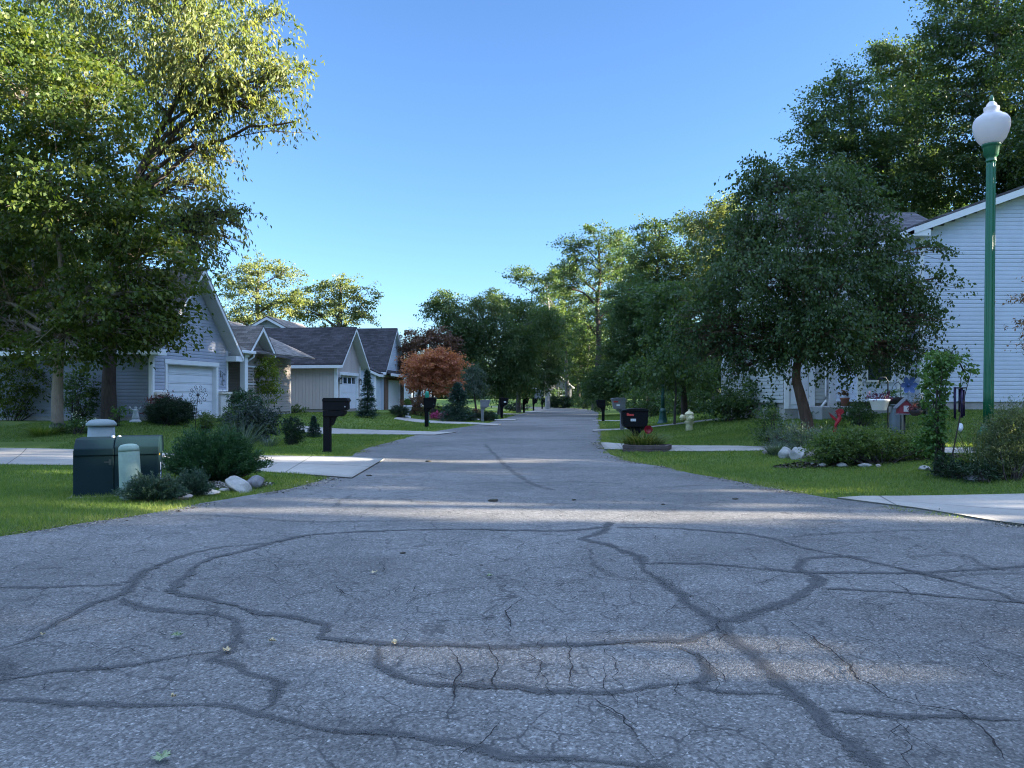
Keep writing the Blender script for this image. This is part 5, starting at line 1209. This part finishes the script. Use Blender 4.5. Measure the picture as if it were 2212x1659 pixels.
# ------------------------------------------------------------------ shrubs
def shrub(label, base, lobes, m, leaf=.05, ratio=.5, lai=4.0, per=30, clump=.14, droop=.0, seed=1, name='shrub', cat='shrub', stems=14, group=None, shell=.75, upn=.3, flowers=None, barkm=None):
    base = Vector(base); rng = np.random.default_rng(seed); t = thing(name, label, cat, base, 0, group)
    lb = [((c[0]-base.x, c[1]-base.y, c[2]-base.z), r) for c, r in lobes]
    V, Fc, rn, cc, ax, cs = foliage(rng, lb, leaf, ratio, lai, per, clump, droop, shell, 1.0, upn)
    keep = V.reshape(-1, 4, 3)[:, :, 2].min(1) > -.03
    V = V.reshape(-1, 4, 3)[keep].reshape(-1, 3); rn = rn[keep]; Fc = np.arange(len(V)).reshape(-1, 4)
    mesh_np('foliage', V, Fc, m, t, {'rnd': rn})
    w = MB(); rs = random.Random(seed)
    for q in range(stems):
        c = Vector(cc[rs.randrange(len(cc))]); a = Vector((rs.uniform(-.06, .06)+c.x*.15, rs.uniform(-.06, .06)+c.y*.15, -.05))
        w.tube(curve_pts(a, c, .08*(c-a).length, 4, .05, q), [.014, .012, .01, .007, .004], 5)
    w.build('stems', barkm or BK_DARK, t)
    if flowers:
        fm, fn, fl, fz = flowers
        o = cc[rng.choice(len(cc), fn)] ; top = o[:, 2] > np.quantile(cc[:, 2], fz); o = o[top]
        i = np.repeat(np.arange(len(o)), 9); pos = o[i] + rng.normal(size=(len(i), 3))*fl*1.2 + np.array([0, 0, clump*.6])
        V, Fc = kites(pos, rnd_dirs(rng, len(i)), unit(rng.normal(size=(len(i), 3))*.4+np.array([0, -.3, 1])), fl*(.7+.6*rng.random(len(i))), .8)
        mesh_np('flowers', V, Fc, fm, t, {'rnd': rng.random(len(i))})
    return t
def strands(label, base, n, h, spread, m, wid=.012, seed=1, name='ornamental_grass', cat='grass clump', seg=4, bend=.5, foot=.12, sx=1.0, group=None, hs=(.55, 1.0)):
    """arching strap leaves or feathery shoots from one crown"""
    base = Vector(base); rng = np.random.default_rng(seed); t = thing(name, label, cat, base, 0, group)
    az = rng.random(n)*6.283; hh = h*(hs[0]+(hs[1]-hs[0])*rng.random(n)); sp = spread*(rng.random(n)**.6)
    d = np.stack([np.cos(az)*sx, np.sin(az), 0*az], 1); f = np.stack([np.cos(az)*foot*rng.random(n)*sx, np.sin(az)*foot*rng.random(n), 0*az-.03], 1)
    side = np.stack([-np.sin(az), np.cos(az), 0*az], 1); tw = rng.normal(size=(n, 1))*.5; side = unit(side + d*tw)
    rows = []
    for j in range(seg+1):
        s = j/seg; c = f + d*(sp*(s**(1+bend)))[:, None]; c[:, 2] += hh*(s - bend*.55*s**2.6*np.clip(sp/spread, .2, 1))
        w = wid*(1-s**2)*(.5 if j == 0 else 1)+.0008
        rows += [c-side*w*.5, c+side*w*.5]
    A = np.stack(rows, 1); V = A.reshape(-1, 3); b0 = np.arange(n)[:, None]*(2*(seg+1))
    Fc = np.concatenate([np.concatenate([b0+2*j, b0+2*j+1, b0+2*j+3, b0+2*j+2], 1) for j in range(seg)])
    rn = np.tile(rng.random(n), seg)
    mesh_np('leaves', V, Fc, m, t, {'rnd': rn}); return t
def sh(u, v, ru, rv, Y=None, dy=0):
    """one mound: centre column u, foot row v, half width ru, height rv (picture sizes)"""
    p = G(u, v) if Y is None else at(u, Y); k = p.y/F
    return p, [((p.x, p.y+ru*k*.5+dy, p.z+rv*k*.5), (ru*k, ru*k*.8, rv*k*.55))]
# left bed: feathery juniper, built of many plume shoots
def juniper(label, base, w, d, h, seed, n=420, leaf=.03, m=None, up=.9, name='juniper'):
    base = Vector(base); rng = np.random.default_rng(seed); t = thing(name, label, 'shrub', base, 0)
    az = rng.random(n)*6.283; el = rng.random(n)**.8
    ex = np.stack([np.cos(az)*w*(1-el*.65), np.sin(az)*d*(1-el*.65), h*(.25+.75*el)*(.8+.3*rng.random(n))], 1)*(.75+.3*rng.random((n, 1)))
    per = 70; i = np.repeat(np.arange(n), per); s = .30+.75*rng.random(n*per)
    pos = ex[i]*s[:, None]; pos[:, 2] = ex[i, 2]*s**(1/up) + .02
    spread = .075*h*(1.25-s); pos += rng.normal(size=(n*per, 3))*spread[:, None]
    di = unit(unit(ex)[i] + rng.normal(size=(n*per, 3))*.5 + np.array([0, 0, .25]))
    V, Fc = kites(pos, di, rnd_dirs(rng, n*per), leaf*(.7+.9*rng.random(n*per)), .28)
    mesh_np('foliage', V, Fc, m or LM_JUN, t, {'rnd': np.clip(.5*rng.random(n)[i]+.25*rng.random(n*per)+.3*(s-.5), 0, 1)})
    wd_ = MB()
    for q in range(0, n, 6): wd_.tube([(0, 0, -.05), tuple(ex[q]*np.array([.45, .45, .35])), tuple(ex[q]*.85)], [.012, .009, .004], 4)
    wd_.build('stems', BK_DARK, t); return t
p = at(460, 12.7); juniper('large feathery juniper spreading behind the pale slab rock', p, px(128, 12.7), .6, px(106, 12.7), 101, 980, .042)
p = at(330, 10.25); juniper('low creeping juniper in front of the transformer cabinet', p + Vector((0, 0, 0)), px(82, 10.1), .30, px(52, 10.1), 102, 420, .03, leafmat('blue_juniper', (.022, .05, .032), (.045, .085, .055), (.085, .12, .08), .12), .6)
p = at(425, 10.6); juniper('small creeping juniper right of the transformer cabinet', p + Vector((-.1, .1, 0)), px(48, 10.6), .28, px(52, 10.6), 103, 240, .03, leafmat('blue_juniper', (0,0,0), (0,0,0), (0,0,0)), .6)
p, l = sh(358, 940, 54, 62, 25.5); shrub('broad rounded dark yew under the red leaved bush', p, l + [((l[0][0][0]-.35, l[0][0][1], l[0][0][2]-.05), (.5, .5, .42)), ((l[0][0][0]+.35, l[0][0][1], l[0][0][2]-.05), (.5, .5, .40))], LM_YEW, .05, .3, 5, 34, .13, .1, 111)
p, l = sh(442, 938, 20, 46, 24.5); shrub('small round green bush before the garage door', p, l, LM_GOLD, .045, .5, 4.5, 28, .12, 0, 112)
p, l = sh(348, 900, 36, 62, 27.6); shrub('red leaved barberry bush beside the garage corner', p, l, LM_BERB, .06, .6, 3.2, 22, .22, 0, 113)
p, l = sh(535, 962, 62, 88, 23.0); shrub('big dark leafy shrub with pale seed heads left of the clipped ball', p, l + [((l[0][0][0]+.3, l[0][0][1]-.2, l[0][0][2]-.1), (.6, .5, .5))], leafmat('rhodo_leaf', (.014, .026, .022), (.028, .046, .038), (.06, .08, .066), .2), .08, .5, 3.6, 24, .2, .2, 114)
p, l = sh(630, 962, 27, 60); shrub('clipped dark ball bush left of the little blue spruce', p, l, LM_YEW, .04, .35, 6, 40, .09, 0, 115, shell=.95)
p, l = sh(524, 900, 46, 70, 30); shrub('dark evergreen bush under the house gutter', p, l, LM_JUN, .07, .4, 4, 30, .25, 0, 116)
p, l = sh(500, 940, 40, 60, 24.2); shrub('dark green bush behind the feathery juniper', p, l, LM_DARK, .06, .5, 4, 30, .2, 0, 117)
p = at(520, 15+4.9); strands('pale dry flower stalks behind the feathery juniper', p, 190, 1.05, .75, LM_GREYL, .012, 118, 'flower_stalks', 'perennial', bend=.35, foot=.35)
p = at(610, 22.0); strands('thin wispy grass beside the clipped ball bush', p + Vector((-.2, -.5, 0)), 120, .45, .35, LM_GREYL, .014, 119, bend=.5, foot=.2)
b = at(578, 35.5)
tree('slender yellow green young tree before the taupe boards', b, lob(35.5, (578,785,18,18), (560,808,18,14), (592,805,16,16), (565,835,30,14), (592,838,22,16), (545,832,14,8), (590,862,16,10)), LM_YG, BK_PALE, .10, .55, 3.0, 20, .26, .3, .4, tr=.035, seed=120, twigs=70, cat='small tree', trunk=[b+Vector((0,0,-.2)), P(580,880,35.5), P(579,840,35.5), P(577,790,35.5)])
p, l = sh(635, 900, 22, 16, 41.0); shrub('low bush at the foot of the taupe boards', p, l, LM_WOOD, .09, .5, 4, 24, .2, 0, 121)
p, l = sh(20, 950, 90, 150, 28.5); shrub('tall dark bush at the left edge under the maple', p, l + [((l[0][0][0]+.9, l[0][0][1]+.6, l[0][0][2]+.3), (.9, .8, 1.3))], LM_MAPLE, .10, .6, 3.4, 30, .4, .2, 122)
p, l = sh(160, 930, 40, 110, 27.5); shrub('leafy bush hiding the left corner of the blue grey wall', p, l, LM_DARK, .09, .6, 3.6, 28, .3, .2, 123)
p, l = sh(165, 958, 44, 34, 22.5); shrub('low mounded hydrangea right of the tan trunk', p, l, LM_DARK, .08, .7, 4, 24, .16, .1, 124, flowers=(LM_WHITE, 14, .05, .5))
p = at(92, 22.3); strands('pale grass clump at the foot of the tan trunk', p, 420, .5, .8, LM_GRASS, .014, 125, bend=.8, foot=.4)
p, l = sh(252, 925, 16, 46, 24.5); shrub('small leafy plant beside the thick dark trunk', p, l, LM_VINE, .1, .6, 2.2, 16, .2, .3, 126)
# around the far driveway
p, l = sh(863, 899, 21, 26, 45); shrub('clipped dark ball bush beside the brick garage', p, l, LM_YEW, .07, .4, 6, 34, .13, 0, 131, shell=.95)
p, l = sh(880, 866, 8, 16, 45.6); 
c_ = pu + Vector((0, 0, .92)); shrub('small clipped green ball growing in the white urn', pu + Vector((0, 0, .68)), [((c_.x, c_.y, c_.z), (.21, .21, .22))], LM_VINE, .05, .5, 6, 20, .06, 0, 132, stems=2, shell=.95)
p, l = sh(945, 904, 20, 19, 46.5); shrub('mound of bright pink flowers behind the black tapered mailbox', p, l, LM_PINK, .07, .8, 5, 20, .10, 0, 133, name='flower_mound', cat='flowers', shell=.95)
p, l = sh(905, 898, 40, 44, 50); shrub('dark maroon shrub behind the white urn', p, l, LM_PURP, .09, .5, 4, 26, .25, 0, 134)
p, l = sh(960, 899, 34, 26, 49); shrub('dark low shrub under the copper red maple', p, l, LM_YEW, .09, .5, 4, 26, .25, 0, 135)
GB = 'clipped bushes around the grey mailbox'
for i, (u, v, r, h_, lab, m) in enumerate(((991, 909, 16, 24, 'clipped round bush, leftmost beside the grey mailbox', LM_YEW), (1021, 910, 15, 22, 'clipped round bush directly left of the grey mailbox post', LM_YEW), (1050, 910, 18, 22, 'wide clipped bush behind the grey mailbox post', LM_YEW), (1063, 910, 14, 20, 'paler clipped bush right of the grey mailbox post', LM_JUN))):
    p, l = sh(u, v, r, h_); shrub(lab, p, l, m, .06, .4, 6, 30, .11, 0, 136+i, group=GB, shell=.95)
p, l = sh(1030, 893, 12, 20, 52); shrub('red leaved bush behind the clipped bushes', p, l, LM_BERB, .09, .6, 3.5, 20, .2, 0, 141)
p, l = sh(1213, 885, 27, 27, 97); shrub('wide dark clipped hedge at the bend below the far lamp', p, l + [((l[0][0][0]-.9, l[0][0][1], l[0][0][2]), (1.0, 1, .7)), ((l[0][0][0]+.9, l[0][0][1], l[0][0][2]), (1.0, 1, .7))], LM_YEW, .16, .5, 5, 26, .25, 0, 142, name='hedge', cat='hedge', shell=.9)
p, l = sh(1188, 881, 22, 26, 110); shrub('dark bush before the far house by the bend', p, l + [((l[0][0][0]+1.2, l[0][0][1], l[0][0][2]+.6), (1.2, 1, 1.3))], LM_DARK, .2, .5, 4, 26, .4, 0, 146)
p, l = sh(1115, 886, 30, 18, 76); shrub('low dark hedge behind the far left mailboxes', p, l, LM_YEW, .14, .5, 5, 26, .25, 0, 143, name='hedge', cat='hedge')
p, l = sh(1300, 884, 26, 40, 72); shrub('dark brushy bush on the right verge near the bend', p, l, LM_DARK, .14, .5, 4, 26, .4, 0, 144)
p, l = sh(1262, 884, 30, 36, 92); shrub('dark brush where the right verge meets the bend', p, l, LM_DARK, .16, .5, 4, 26, .5, 0, 145)
for i, (u, v, r, h_, Y, m, lab) in enumerate(((1570, 893, 50, 64, 29.5, LM_DARK, 'dark undergrowth bush left of the birch trunk'), (1640, 892, 52, 90, 29, LM_DARK, 'tall dark bush against the left of the white door'), (1480, 893, 60, 60, 42, LM_DARK, 'dark undergrowth bush behind the hydrant'), (1400, 890, 60, 60, 46, LM_DARK, 'dark undergrowth bush behind the grey mailbox with red flag'), (1680, 890, 26, 50, 27, LM_JUN, 'loose leafy bush before the white door'))):
    p, l = sh(u, v, r, h_, Y); shrub(lab, p, l + [((l[0][0][0]+r*Y/F*.5, l[0][0][1]+.5, l[0][0][2]+.2), (r*Y/F*.6, 1, h_*Y/F*.6))], m, .13, .6, 3.6, 26, .45, .2, 150+i)
# right bed
p = at(1672, 15.5); p = G(1672, 955)
p, l = sh(1672, 965, 36, 84); shrub('tall loose yellow flowered perennial left of the birch trunk', p, l, LM_WOOD, .07, .4, 2.8, 20, .22, .1, 161, name='perennial', cat='perennial', flowers=(LM_YG, 30, .02, .5))
p, l = sh(1735, 975, 66, 52, None, -.1); shrub('grey green lavender like mound around the birch foot', p, l, LM_GREYL, .075, .22, 4, 30, .2, -.4, 162, name='perennial', cat='perennial')
p = G(1690, 985); strands('arching blue green grass behind the upright rounded rock', p + Vector((0, .25, 0)), 420, .42, .45, LM_GREYL, .010, 163, bend=.7, foot=.2)
p, l = sh(1770, 985, 30, 28); shrub('hosta like leafy plant behind the pinkish boulder', p, l, LM_GREYL, .13, .5, 3, 16, .16, .3, 164, name='perennial', cat='perennial')
p, l = sh(1905, 1004, 118, 88, None, .1); k_ = p.y/F
shrub('wide golden green creeping shrub in the middle of the right bed', p, [((p.x-.55, p.y+.45, p.z+.24), (.5, .5, .34)), ((p.x-.1, p.y+.5, p.z+.32), (.6, .6, .36)), ((p.x+.35, p.y+.45, p.z+.30), (.55, .5, .30)), ((p.x+.75, p.y+.5, p.z+.24), (.4, .5, .26)), ((p.x-.8, p.y+.45, p.z+.20), (.42, .45, .28)), ((p.x+.95, p.y+.55, p.z+.3), (.38, .45, .32)), ((p.x-.35, p.y+.35, p.z+.3), (.5, .4, .34))], LM_GOLD, .05, .5, 4.2, 26, .15, -.3, 165, shell=.7, stems=30)
# vine on the hook
vb = Vector(ph_); z_ = lambda v: EYE - (v-858)/F*12.1
vl = [((vb.x-.07, vb.y, z_(v)), (px(r, 12.1), px(r, 12.1), px(28, 12.1))) for v, r in ((965, 22), (935, 24), (900, 30), (870, 32), (840, 34), (810, 36), (785, 32))]
vl += [((vb.x+.05, vb.y, z_(772)), (.22, .18, .14)), ((vb.x+.24, vb.y, z_(780)), (.22, .18, .15)), ((vb.x+.40, vb.y, z_(798)), (.14, .13, .15)), ((vb.x-.22, vb.y+.05, z_(955)), (.2, .16, .14))]
shrub('bright green vine climbing over the shepherd hook', vb, vl, LM_VINE, .055, .75, 3.6, 20, .10, .5, 166, name='climbing_vine', cat='vine', stems=20, shell=.6)
p, l = sh(2070, 1035, 44, 46); shrub('low dark yew below the vine hook', p, l, LM_YEW, .045, .3, 5, 32, .13, 0, 167)
p, l = sh(2130, 1042, 46, 40); shrub('low dark yew at the foot of the lamp post', p, l, LM_YEW, .045, .3, 5, 32, .13, 0, 168)
p, l = sh(2190, 1040, 48, 140, None, .1); shrub('tall feathery olive shrub right of the lamp post', p, [((p.x-.02, p.y+.35, p.z+.35), (.36, .34, .38)), ((p.x+.12, p.y+.4, p.z+.65), (.34, .34, .36)), ((p.x+.3, p.y+.4, p.z+.45), (.4, .34, .45)), ((p.x+.3, p.y+.4, p.z+.9), (.2, .2, .25))], leafmat('olive_leaf', (.04, .06, .025), (.085, .11, .05), (.16, .18, .09), .32), .05, .22, 3.4, 24, .16, -.5, 169)
p = at(2112, 12.0); strands('tall pale grass stems around the lamp post base', p, 130, 1.05, .75, LM_STRAP, .010, 170, bend=.5, foot=.22)
p = G(1392, 975) + Vector((0, .3, .1)); strands('arching strap leaved clump filling the timber planter', p, 520, .62, .62, LM_STRAP, .020, 171, bend=.9, foot=.42, sx=1.2)
for i, (u, v, Y, r, h_, m, lab, fl) in enumerate(((1862, 893, 21.0, 42, 58, LM_DARK, 'dark round bush before the porch window', None), (1935, 897, 19.5, 40, 24, LM_DARK, 'low dark plants under the red bird house', None), (1790, 897, 24.5, 40, 18, LM_JUN, 'low green edging plants along the porch', None), (2000, 893, 22.5, 18, 44, LM_GREYL, 'thin pale shrub against the bright siding', None))):
    p, l = sh(u, v, r, h_, Y); shrub(lab, p, l, m, .07, .5, 3.6, 24, .2, .1, 180+i)
for (x, y, z, r, m, lab, sd) in ((pw_.x-.18, pw_.y, pw_.z+zb+.05, .2, LM_PURF, 'dark purple flowers in the white hanging pot', 190), (at(1946, 18.0).x-px(14, 18), 18.0, EYE-(850-858)/F*18, .2, LM_VINE, 'pale green leaves in the dark hanging basket', 191), (at(1992, 16.6).x-px(14, 16.6), 16.6, EYE-(880-858)/F*16.6, .12, LM_BERB, 'dark red leaves in the small hanging pot', 192), (pg.x, pg.y, pg.z+.45, .22, leafmat('bronze_leaf', (0,0,0), (0,0,0), (0,0,0)), 'brown grass in the porch pot', 193)):
    shrub(lab, (x, y, z-.06), [((x, y, z), (r, r, r*.6))], m, .05, .5, 3, 18, .08, .1, sd, name='potted_plant', cat='potted plant', stems=4)

# ------------------------------------------------------------------ trees out of the frame on the right: they shade the street
def shade_tree(x, y, h, r, seed, lai=5.5, low=.12, label='tall unseen roadside tree beyond the right edge, placed to cast shade'):
    rng = random.Random(seed); y += x*(math.tan(rad(SUN_AZ)) - .035); b = Vector((x, y, float(H(x, y))))
    ls = []
    for q in range(8):
        zz = h*(low+(1-low)*(q+.5)/8.3); rr = r*(1-.5*max(0, zz/h-.5)/.5)*rng.uniform(.92, 1.04)
        for sg in (-1, 1): ls.append(((x+rng.uniform(-.3, .3)*rr, y+sg*rr*.5, b.z+zz), (rr*.8, rr*.5, h*(1-low)*.085)))
    return tree(label, b, ls, LM_WOOD, BK_GREY, .5, .75, lai*.75, 26, .75, .2, .2, tr=.35, seed=seed, twigs=32, group='unseen roadside shade trees beyond the right edge', plate=1.0)
for i, (x, y, h_, r, la) in enumerate(((30, -9, 20, 6, 5.5), (29, -1.5, 20, 5, 5.5), (33, 3.25, 21, 1.98, 7.0), (33.4, 7.68, 21, 1.95, 7.0), (33, 13.2, 17, 1.5, 8.0), (33.5, 16.2, 19, 1.5, 8.0), (30, 23.2, 19.5, 5, 6), (38, 29, 20, 6.5, 7), (44, 3.5, 23, 1.95, 7), (44.4, 8.15, 23, 1.95, 7), (45, 25.2, 19, 6.2, 6), (44, -2, 23, 6, 6), (34, 36, 17, 5.6, 4), (42, 40, 18.5, 7, 3), (38, 46, 18, 6.5, 8), (44, 52, 19, 7, 8), (38, 57, 17.5, 6, 8), (42, 65, 18.5, 7, 7), (40, 76, 19, 7, 6), (40, 90, 19, 7, 6), (38, 104, 20, 7, 6), (34, 120, 20, 7, 6), (46, -8, 23, 7, 6), (62, 42, 33, 8, 6), (64, 52, 34, 8, 6), (60, 33, 30, 7, 6), (15.5, 146, 9, 5, 6))):  # the last one is added to shade the far house
    shade_tree(x, y, h_, r, 300+i, la)
shade_tree(32, 10.2, 6.5, 2.6, 330, 9, .12, 'low unseen tree added to shade the right driveway')                  # unseen, added in the gap to keep sun off the right driveway
shade_tree(36, 11.0, 20, 1.55, 331, 2.6, .50)  # unseen, added to dim the left end of the sunny band
# ------------------------------------------------------------------ grass
def in_poly(x, y, poly):
    c = np.zeros(len(x), bool); j = len(poly)-1
    for i in range(len(poly)):
        xi, yi = poly[i]; xj, yj = poly[j]
        c ^= ((yi > y) != (yj > y)) & (x < (xj-xi)*(y-yi)/(yj-yi+1e-12)+xi); j = i
    return c
def grass(regions, name='lawn_grass'):
    rng = np.random.default_rng(77); PX = []; PW = []; PH = []
    for (x0, x1, y0, y1, dens, wd_, ht) in regions:
        n = int((x1-x0)*(y1-y0)*dens); x = rng.uniform(x0, x1, n); y = rng.uniform(y0, y1, n)
        e = np.maximum(eR(x, y), eL(x, y)) + .05*rng.normal(size=n) + .07*np.sin(x*2.3+y*3.1) + .05*np.sin(x*7.1-y*5.3)
        u = CU + x/y*F
        k = (e > .0) & (u > -60) & (u < 2272)
        for d in DRIVES: k &= ~in_poly(x, y, d)
        x, y = x[k], y[k]; PX.append(np.stack([x, y], 1)); PW.append(np.full(len(x), wd_)); PH.append(np.full(len(x), ht))
    Pn = np.concatenate(PX); w = np.concatenate(PW); h_ = np.concatenate(PH); n = len(Pn)
    patch = np.array([mnoise.noise(Vector((a*.7, b*.7, 3.3))) + .6*mnoise.noise(Vector((a*3.1, b*3.1, 8.1))) for a, b in Pn])
    edge = np.maximum(eR(Pn[:, 0], Pn[:, 1]), eL(Pn[:, 0], Pn[:, 1]))
    z = np.maximum(H(Pn[:, 0], Pn[:, 1]), HB(Pn[:, 0], Pn[:, 1])+.0) - .005
    base = np.stack([Pn[:, 0], Pn[:, 1], z], 1); az = rng.random(n)*6.283; lean = rng.normal(size=(n, 2))*.45
    hh = h_*(.45+.75*rng.random(n))*(1+.35*patch)*np.where(edge < .12, 1.25, 1)
    tip = base + np.stack([lean[:, 0]*hh, lean[:, 1]*hh, hh], 1); s = np.stack([np.cos(az)*w*.5, np.sin(az)*w*.5, 0*az], 1)
    V = np.stack([base-s, base+s, tip], 1).reshape(-1, 3)
    dry = np.where(edge < .3, .6*rng.random(n), 0)
    rn = np.clip(.38+.30*patch+.22*rng.normal(size=n)+dry, 0, 1)
    o = mesh_np(name, V, np.arange(3*n).reshape(n, 3), LM_GRASS, None, {'rnd': rn}); tag(o, 'short mown green grass of the front lawns', 'grass', None, 'stuff'); return n
grass([(-9, -2.6, 7.4, 12.5, 2600, .008, .052), (-12, -2.6, 12.5, 21, 1100, .014, .055), (-16, -2.6, 21, 31, 420, .022, .06), (-16, -.0, 31, 48, 160, .035, .06),
       (2, 10.6, 9.2, 15.5, 2000, .009, .050), (2, 15, 15.5, 24, 800, .016, .055), (2.4, 14, 24, 36, 330, .024, .06), (3, 22, 36, 60, 110, .04, .06), (-8, 3, 48, 75, 90, .045, .06)])
# mulch and gravel in the left bed
def chips(label, cx, cy, rx, ry, n, m, size, seed, name):
    rng = np.random.default_rng(seed); a = rng.random(n)*6.283; r = np.sqrt(rng.random(n)); x = cx+np.cos(a)*r*rx; y = cy+np.sin(a)*r*ry
    k = np.maximum(eR(x, y), eL(x, y)) > .25; x, y = x[k], y[k]; n = len(x)
    pos = np.stack([x, y, np.maximum(H(x, y), 0)+.012+.02*rng.random(n)], 1)
    V, Fc = kites(pos, unit(rng.normal(size=(n, 3))*np.array([1, 1, .25])), unit(rng.normal(size=(n, 3))*.4+np.array([0, 0, 1])), size*(.5+rng.random(n)), .55, .3)
    o = mesh_np(name, V, Fc, m, None, {'rnd': rng.random(n)}); tag(o, label, name.replace('_', ' '), None, 'stuff')
c1 = G(450, 1052); chips('grey white gravel and bark chips between the rocks of the left bed', c1.x, c1.y+.1, .95, .42, 2600, leafmat('chip', (.03, .022, .018), (.12, .10, .09), (.42, .40, .37), .0), .05, 201, 'gravel')
c1 = G(1915, 1003); chips('dark bark mulch under the shrubs of the right bed', c1.x, c1.y+.65, 1.75, .6, 3600, leafmat('mulch', (.015, .012, .009), (.035, .026, .018), (.07, .05, .035), .0), .05, 202, 'mulch')
GT = 'weed tufts where the concrete meets the road'
for i, (u, v, r, lab) in enumerate(((1925, 1100, .07, 'yellowed weed tuft at the near edge of the right driveway'), (1962, 1106, .06, 'green weed tuft second along the right driveway edge'), (2022, 1113, .06, 'weed tuft third along the right driveway edge'), (2064, 1118, .07, 'weed tuft farthest right along the driveway edge'))):
    p = gz(u, v); strands(lab, (p.x, p.y, .02), 70, .07, r*1.6, LM_STRAP if i == 0 else LM_GRASS, .008, 210+i, 'weed_tuft', 'weeds', bend=.7, foot=.12, group=GT)

# sand, grit and dead leaves gathered along the turf edge
def edge_litter():
    rng = np.random.default_rng(9); xs = []; ys = []
    for yy, xx, sg in ((LY, LX, -1), (RY, RX, 1)):
        y = rng.uniform(7.6, 24, 5200) ** 1.0; x = np.interp(y, yy, xx) + sg*(-.10 + .13*rng.normal(size=len(y))); k = mnoise_mask(x, y) ; xs.append(x[k]); ys.append(y[k])
    x = np.concatenate(xs); y = np.concatenate(ys); n = len(x)
    z = np.maximum(H(x, y), ZR) + .004 + .006*rng.random(n)
    V, Fc = kites(np.stack([x, y, z], 1), unit(rng.normal(size=(n, 3))*np.array([1, 1, .15])), unit(rng.normal(size=(n, 3))*.3+np.array([0, 0, 1])), .012+.03*rng.random(n)**3, .7, .3)
    tag(mesh_np('road_edge_litter', V, Fc, leafmat('litter', (.05, .04, .03), (.16, .13, .09), (.34, .29, .20), .0), None, {'rnd': rng.random(n)}), 'grit and dead leaf bits along the turf edge of the road', 'litter', None, 'stuff')
def mnoise_mask(x, y): return np.array([mnoise.noise(Vector((a*.9, b*.9, 1.7))) > -.12 for a, b in zip(x, y)])
edge_litter()
# ------------------------------------------------------------------ camera, sky, sun
SKY_FILL = (5.7, 7.6, 11.2)  # colour of the fill glow added overhead
cam = bpy.data.cameras.new('camera'); cam.sensor_width = 36; cam.lens = 36 * F / 2212; cam.shift_y = (HV - 829.5) / 2212
cam.clip_start = .05; cam.clip_end = 3000
co = bpy.data.objects.new('camera', cam); COL.objects.link(co); co.location = (0, 0, EYE); co.rotation_euler = (rad(90), 0, 0); SC.camera = co
wd = bpy.data.worlds.new('World'); SC.world = wd; wd.use_nodes = True; nt = wd.node_tree; nt.nodes.clear()
sky = nt.nodes.new('ShaderNodeTexSky'); sky.sky_type = 'NISHITA'; sky.sun_disc = False
sky.sun_elevation = rad(SUN_EL); sky.sun_rotation = rad(90 - SUN_AZ); sky.altitude = 200; sky.air_density = 1.0; sky.dust_density = .3; sky.ozone_density = 3.5
bg = nt.nodes.new('ShaderNodeBackground'); bg.inputs[1].default_value = .05
ow = nt.nodes.new('ShaderNodeOutputWorld'); nt.links.new(bg.outputs[0], ow.inputs[0])
# added overhead fill glow, unseen above the view, lifts shaded ground; clear blue below
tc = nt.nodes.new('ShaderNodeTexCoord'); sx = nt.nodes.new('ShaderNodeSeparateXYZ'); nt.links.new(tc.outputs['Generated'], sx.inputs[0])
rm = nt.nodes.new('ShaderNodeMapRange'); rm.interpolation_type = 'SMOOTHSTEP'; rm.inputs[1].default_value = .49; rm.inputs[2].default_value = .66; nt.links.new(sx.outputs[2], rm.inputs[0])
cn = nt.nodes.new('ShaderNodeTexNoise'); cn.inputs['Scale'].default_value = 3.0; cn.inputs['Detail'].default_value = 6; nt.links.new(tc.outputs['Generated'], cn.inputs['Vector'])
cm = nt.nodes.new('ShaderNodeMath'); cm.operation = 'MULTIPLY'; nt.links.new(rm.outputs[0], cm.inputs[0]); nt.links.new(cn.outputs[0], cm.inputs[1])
cl = nt.nodes.new('ShaderNodeVectorMath'); cl.operation = 'SCALE'; cl.inputs[0].default_value = SKY_FILL; nt.links.new(cm.outputs[0], cl.inputs['Scale'])
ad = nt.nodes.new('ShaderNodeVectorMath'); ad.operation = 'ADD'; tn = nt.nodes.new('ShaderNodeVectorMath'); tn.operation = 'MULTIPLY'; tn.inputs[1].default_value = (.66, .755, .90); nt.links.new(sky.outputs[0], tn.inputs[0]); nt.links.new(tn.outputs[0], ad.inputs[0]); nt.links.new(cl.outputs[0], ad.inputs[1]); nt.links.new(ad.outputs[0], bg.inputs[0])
sl = bpy.data.lights.new('sun', 'SUN'); sl.energy = 5.0; sl.angle = rad(.5); sl.color = (1.0, .90, .74)
so = bpy.data.objects.new('sun', sl); COL.objects.link(so)
d = Vector((math.cos(rad(SUN_EL))*math.cos(rad(SUN_AZ)), math.cos(rad(SUN_EL))*math.sin(rad(SUN_AZ)), math.sin(rad(SUN_EL))))
so.rotation_euler = d.to_track_quat('Z', 'Y').to_euler(); so.location = (30, 0, 40)
SC.view_settings.view_transform = 'Standard'; SC.view_settings.look = 'None'; SC.view_settings.gamma = 1; SC.view_settings.exposure = 3.1
SC.render.engine = 'CYCLES'; cy = SC.cycles
cy.max_bounces = 8; cy.diffuse_bounces = 3; cy.glossy_bounces = 3; cy.transmission_bounces = 4; cy.transparent_max_bounces = 16
cy.filter_width = 1.1; cy.use_denoising = True; cy.caustics_reflective = False; cy.caustics_refractive = False
try: cy.denoiser = 'OPENIMAGEDENOISE'
except Exception: pass
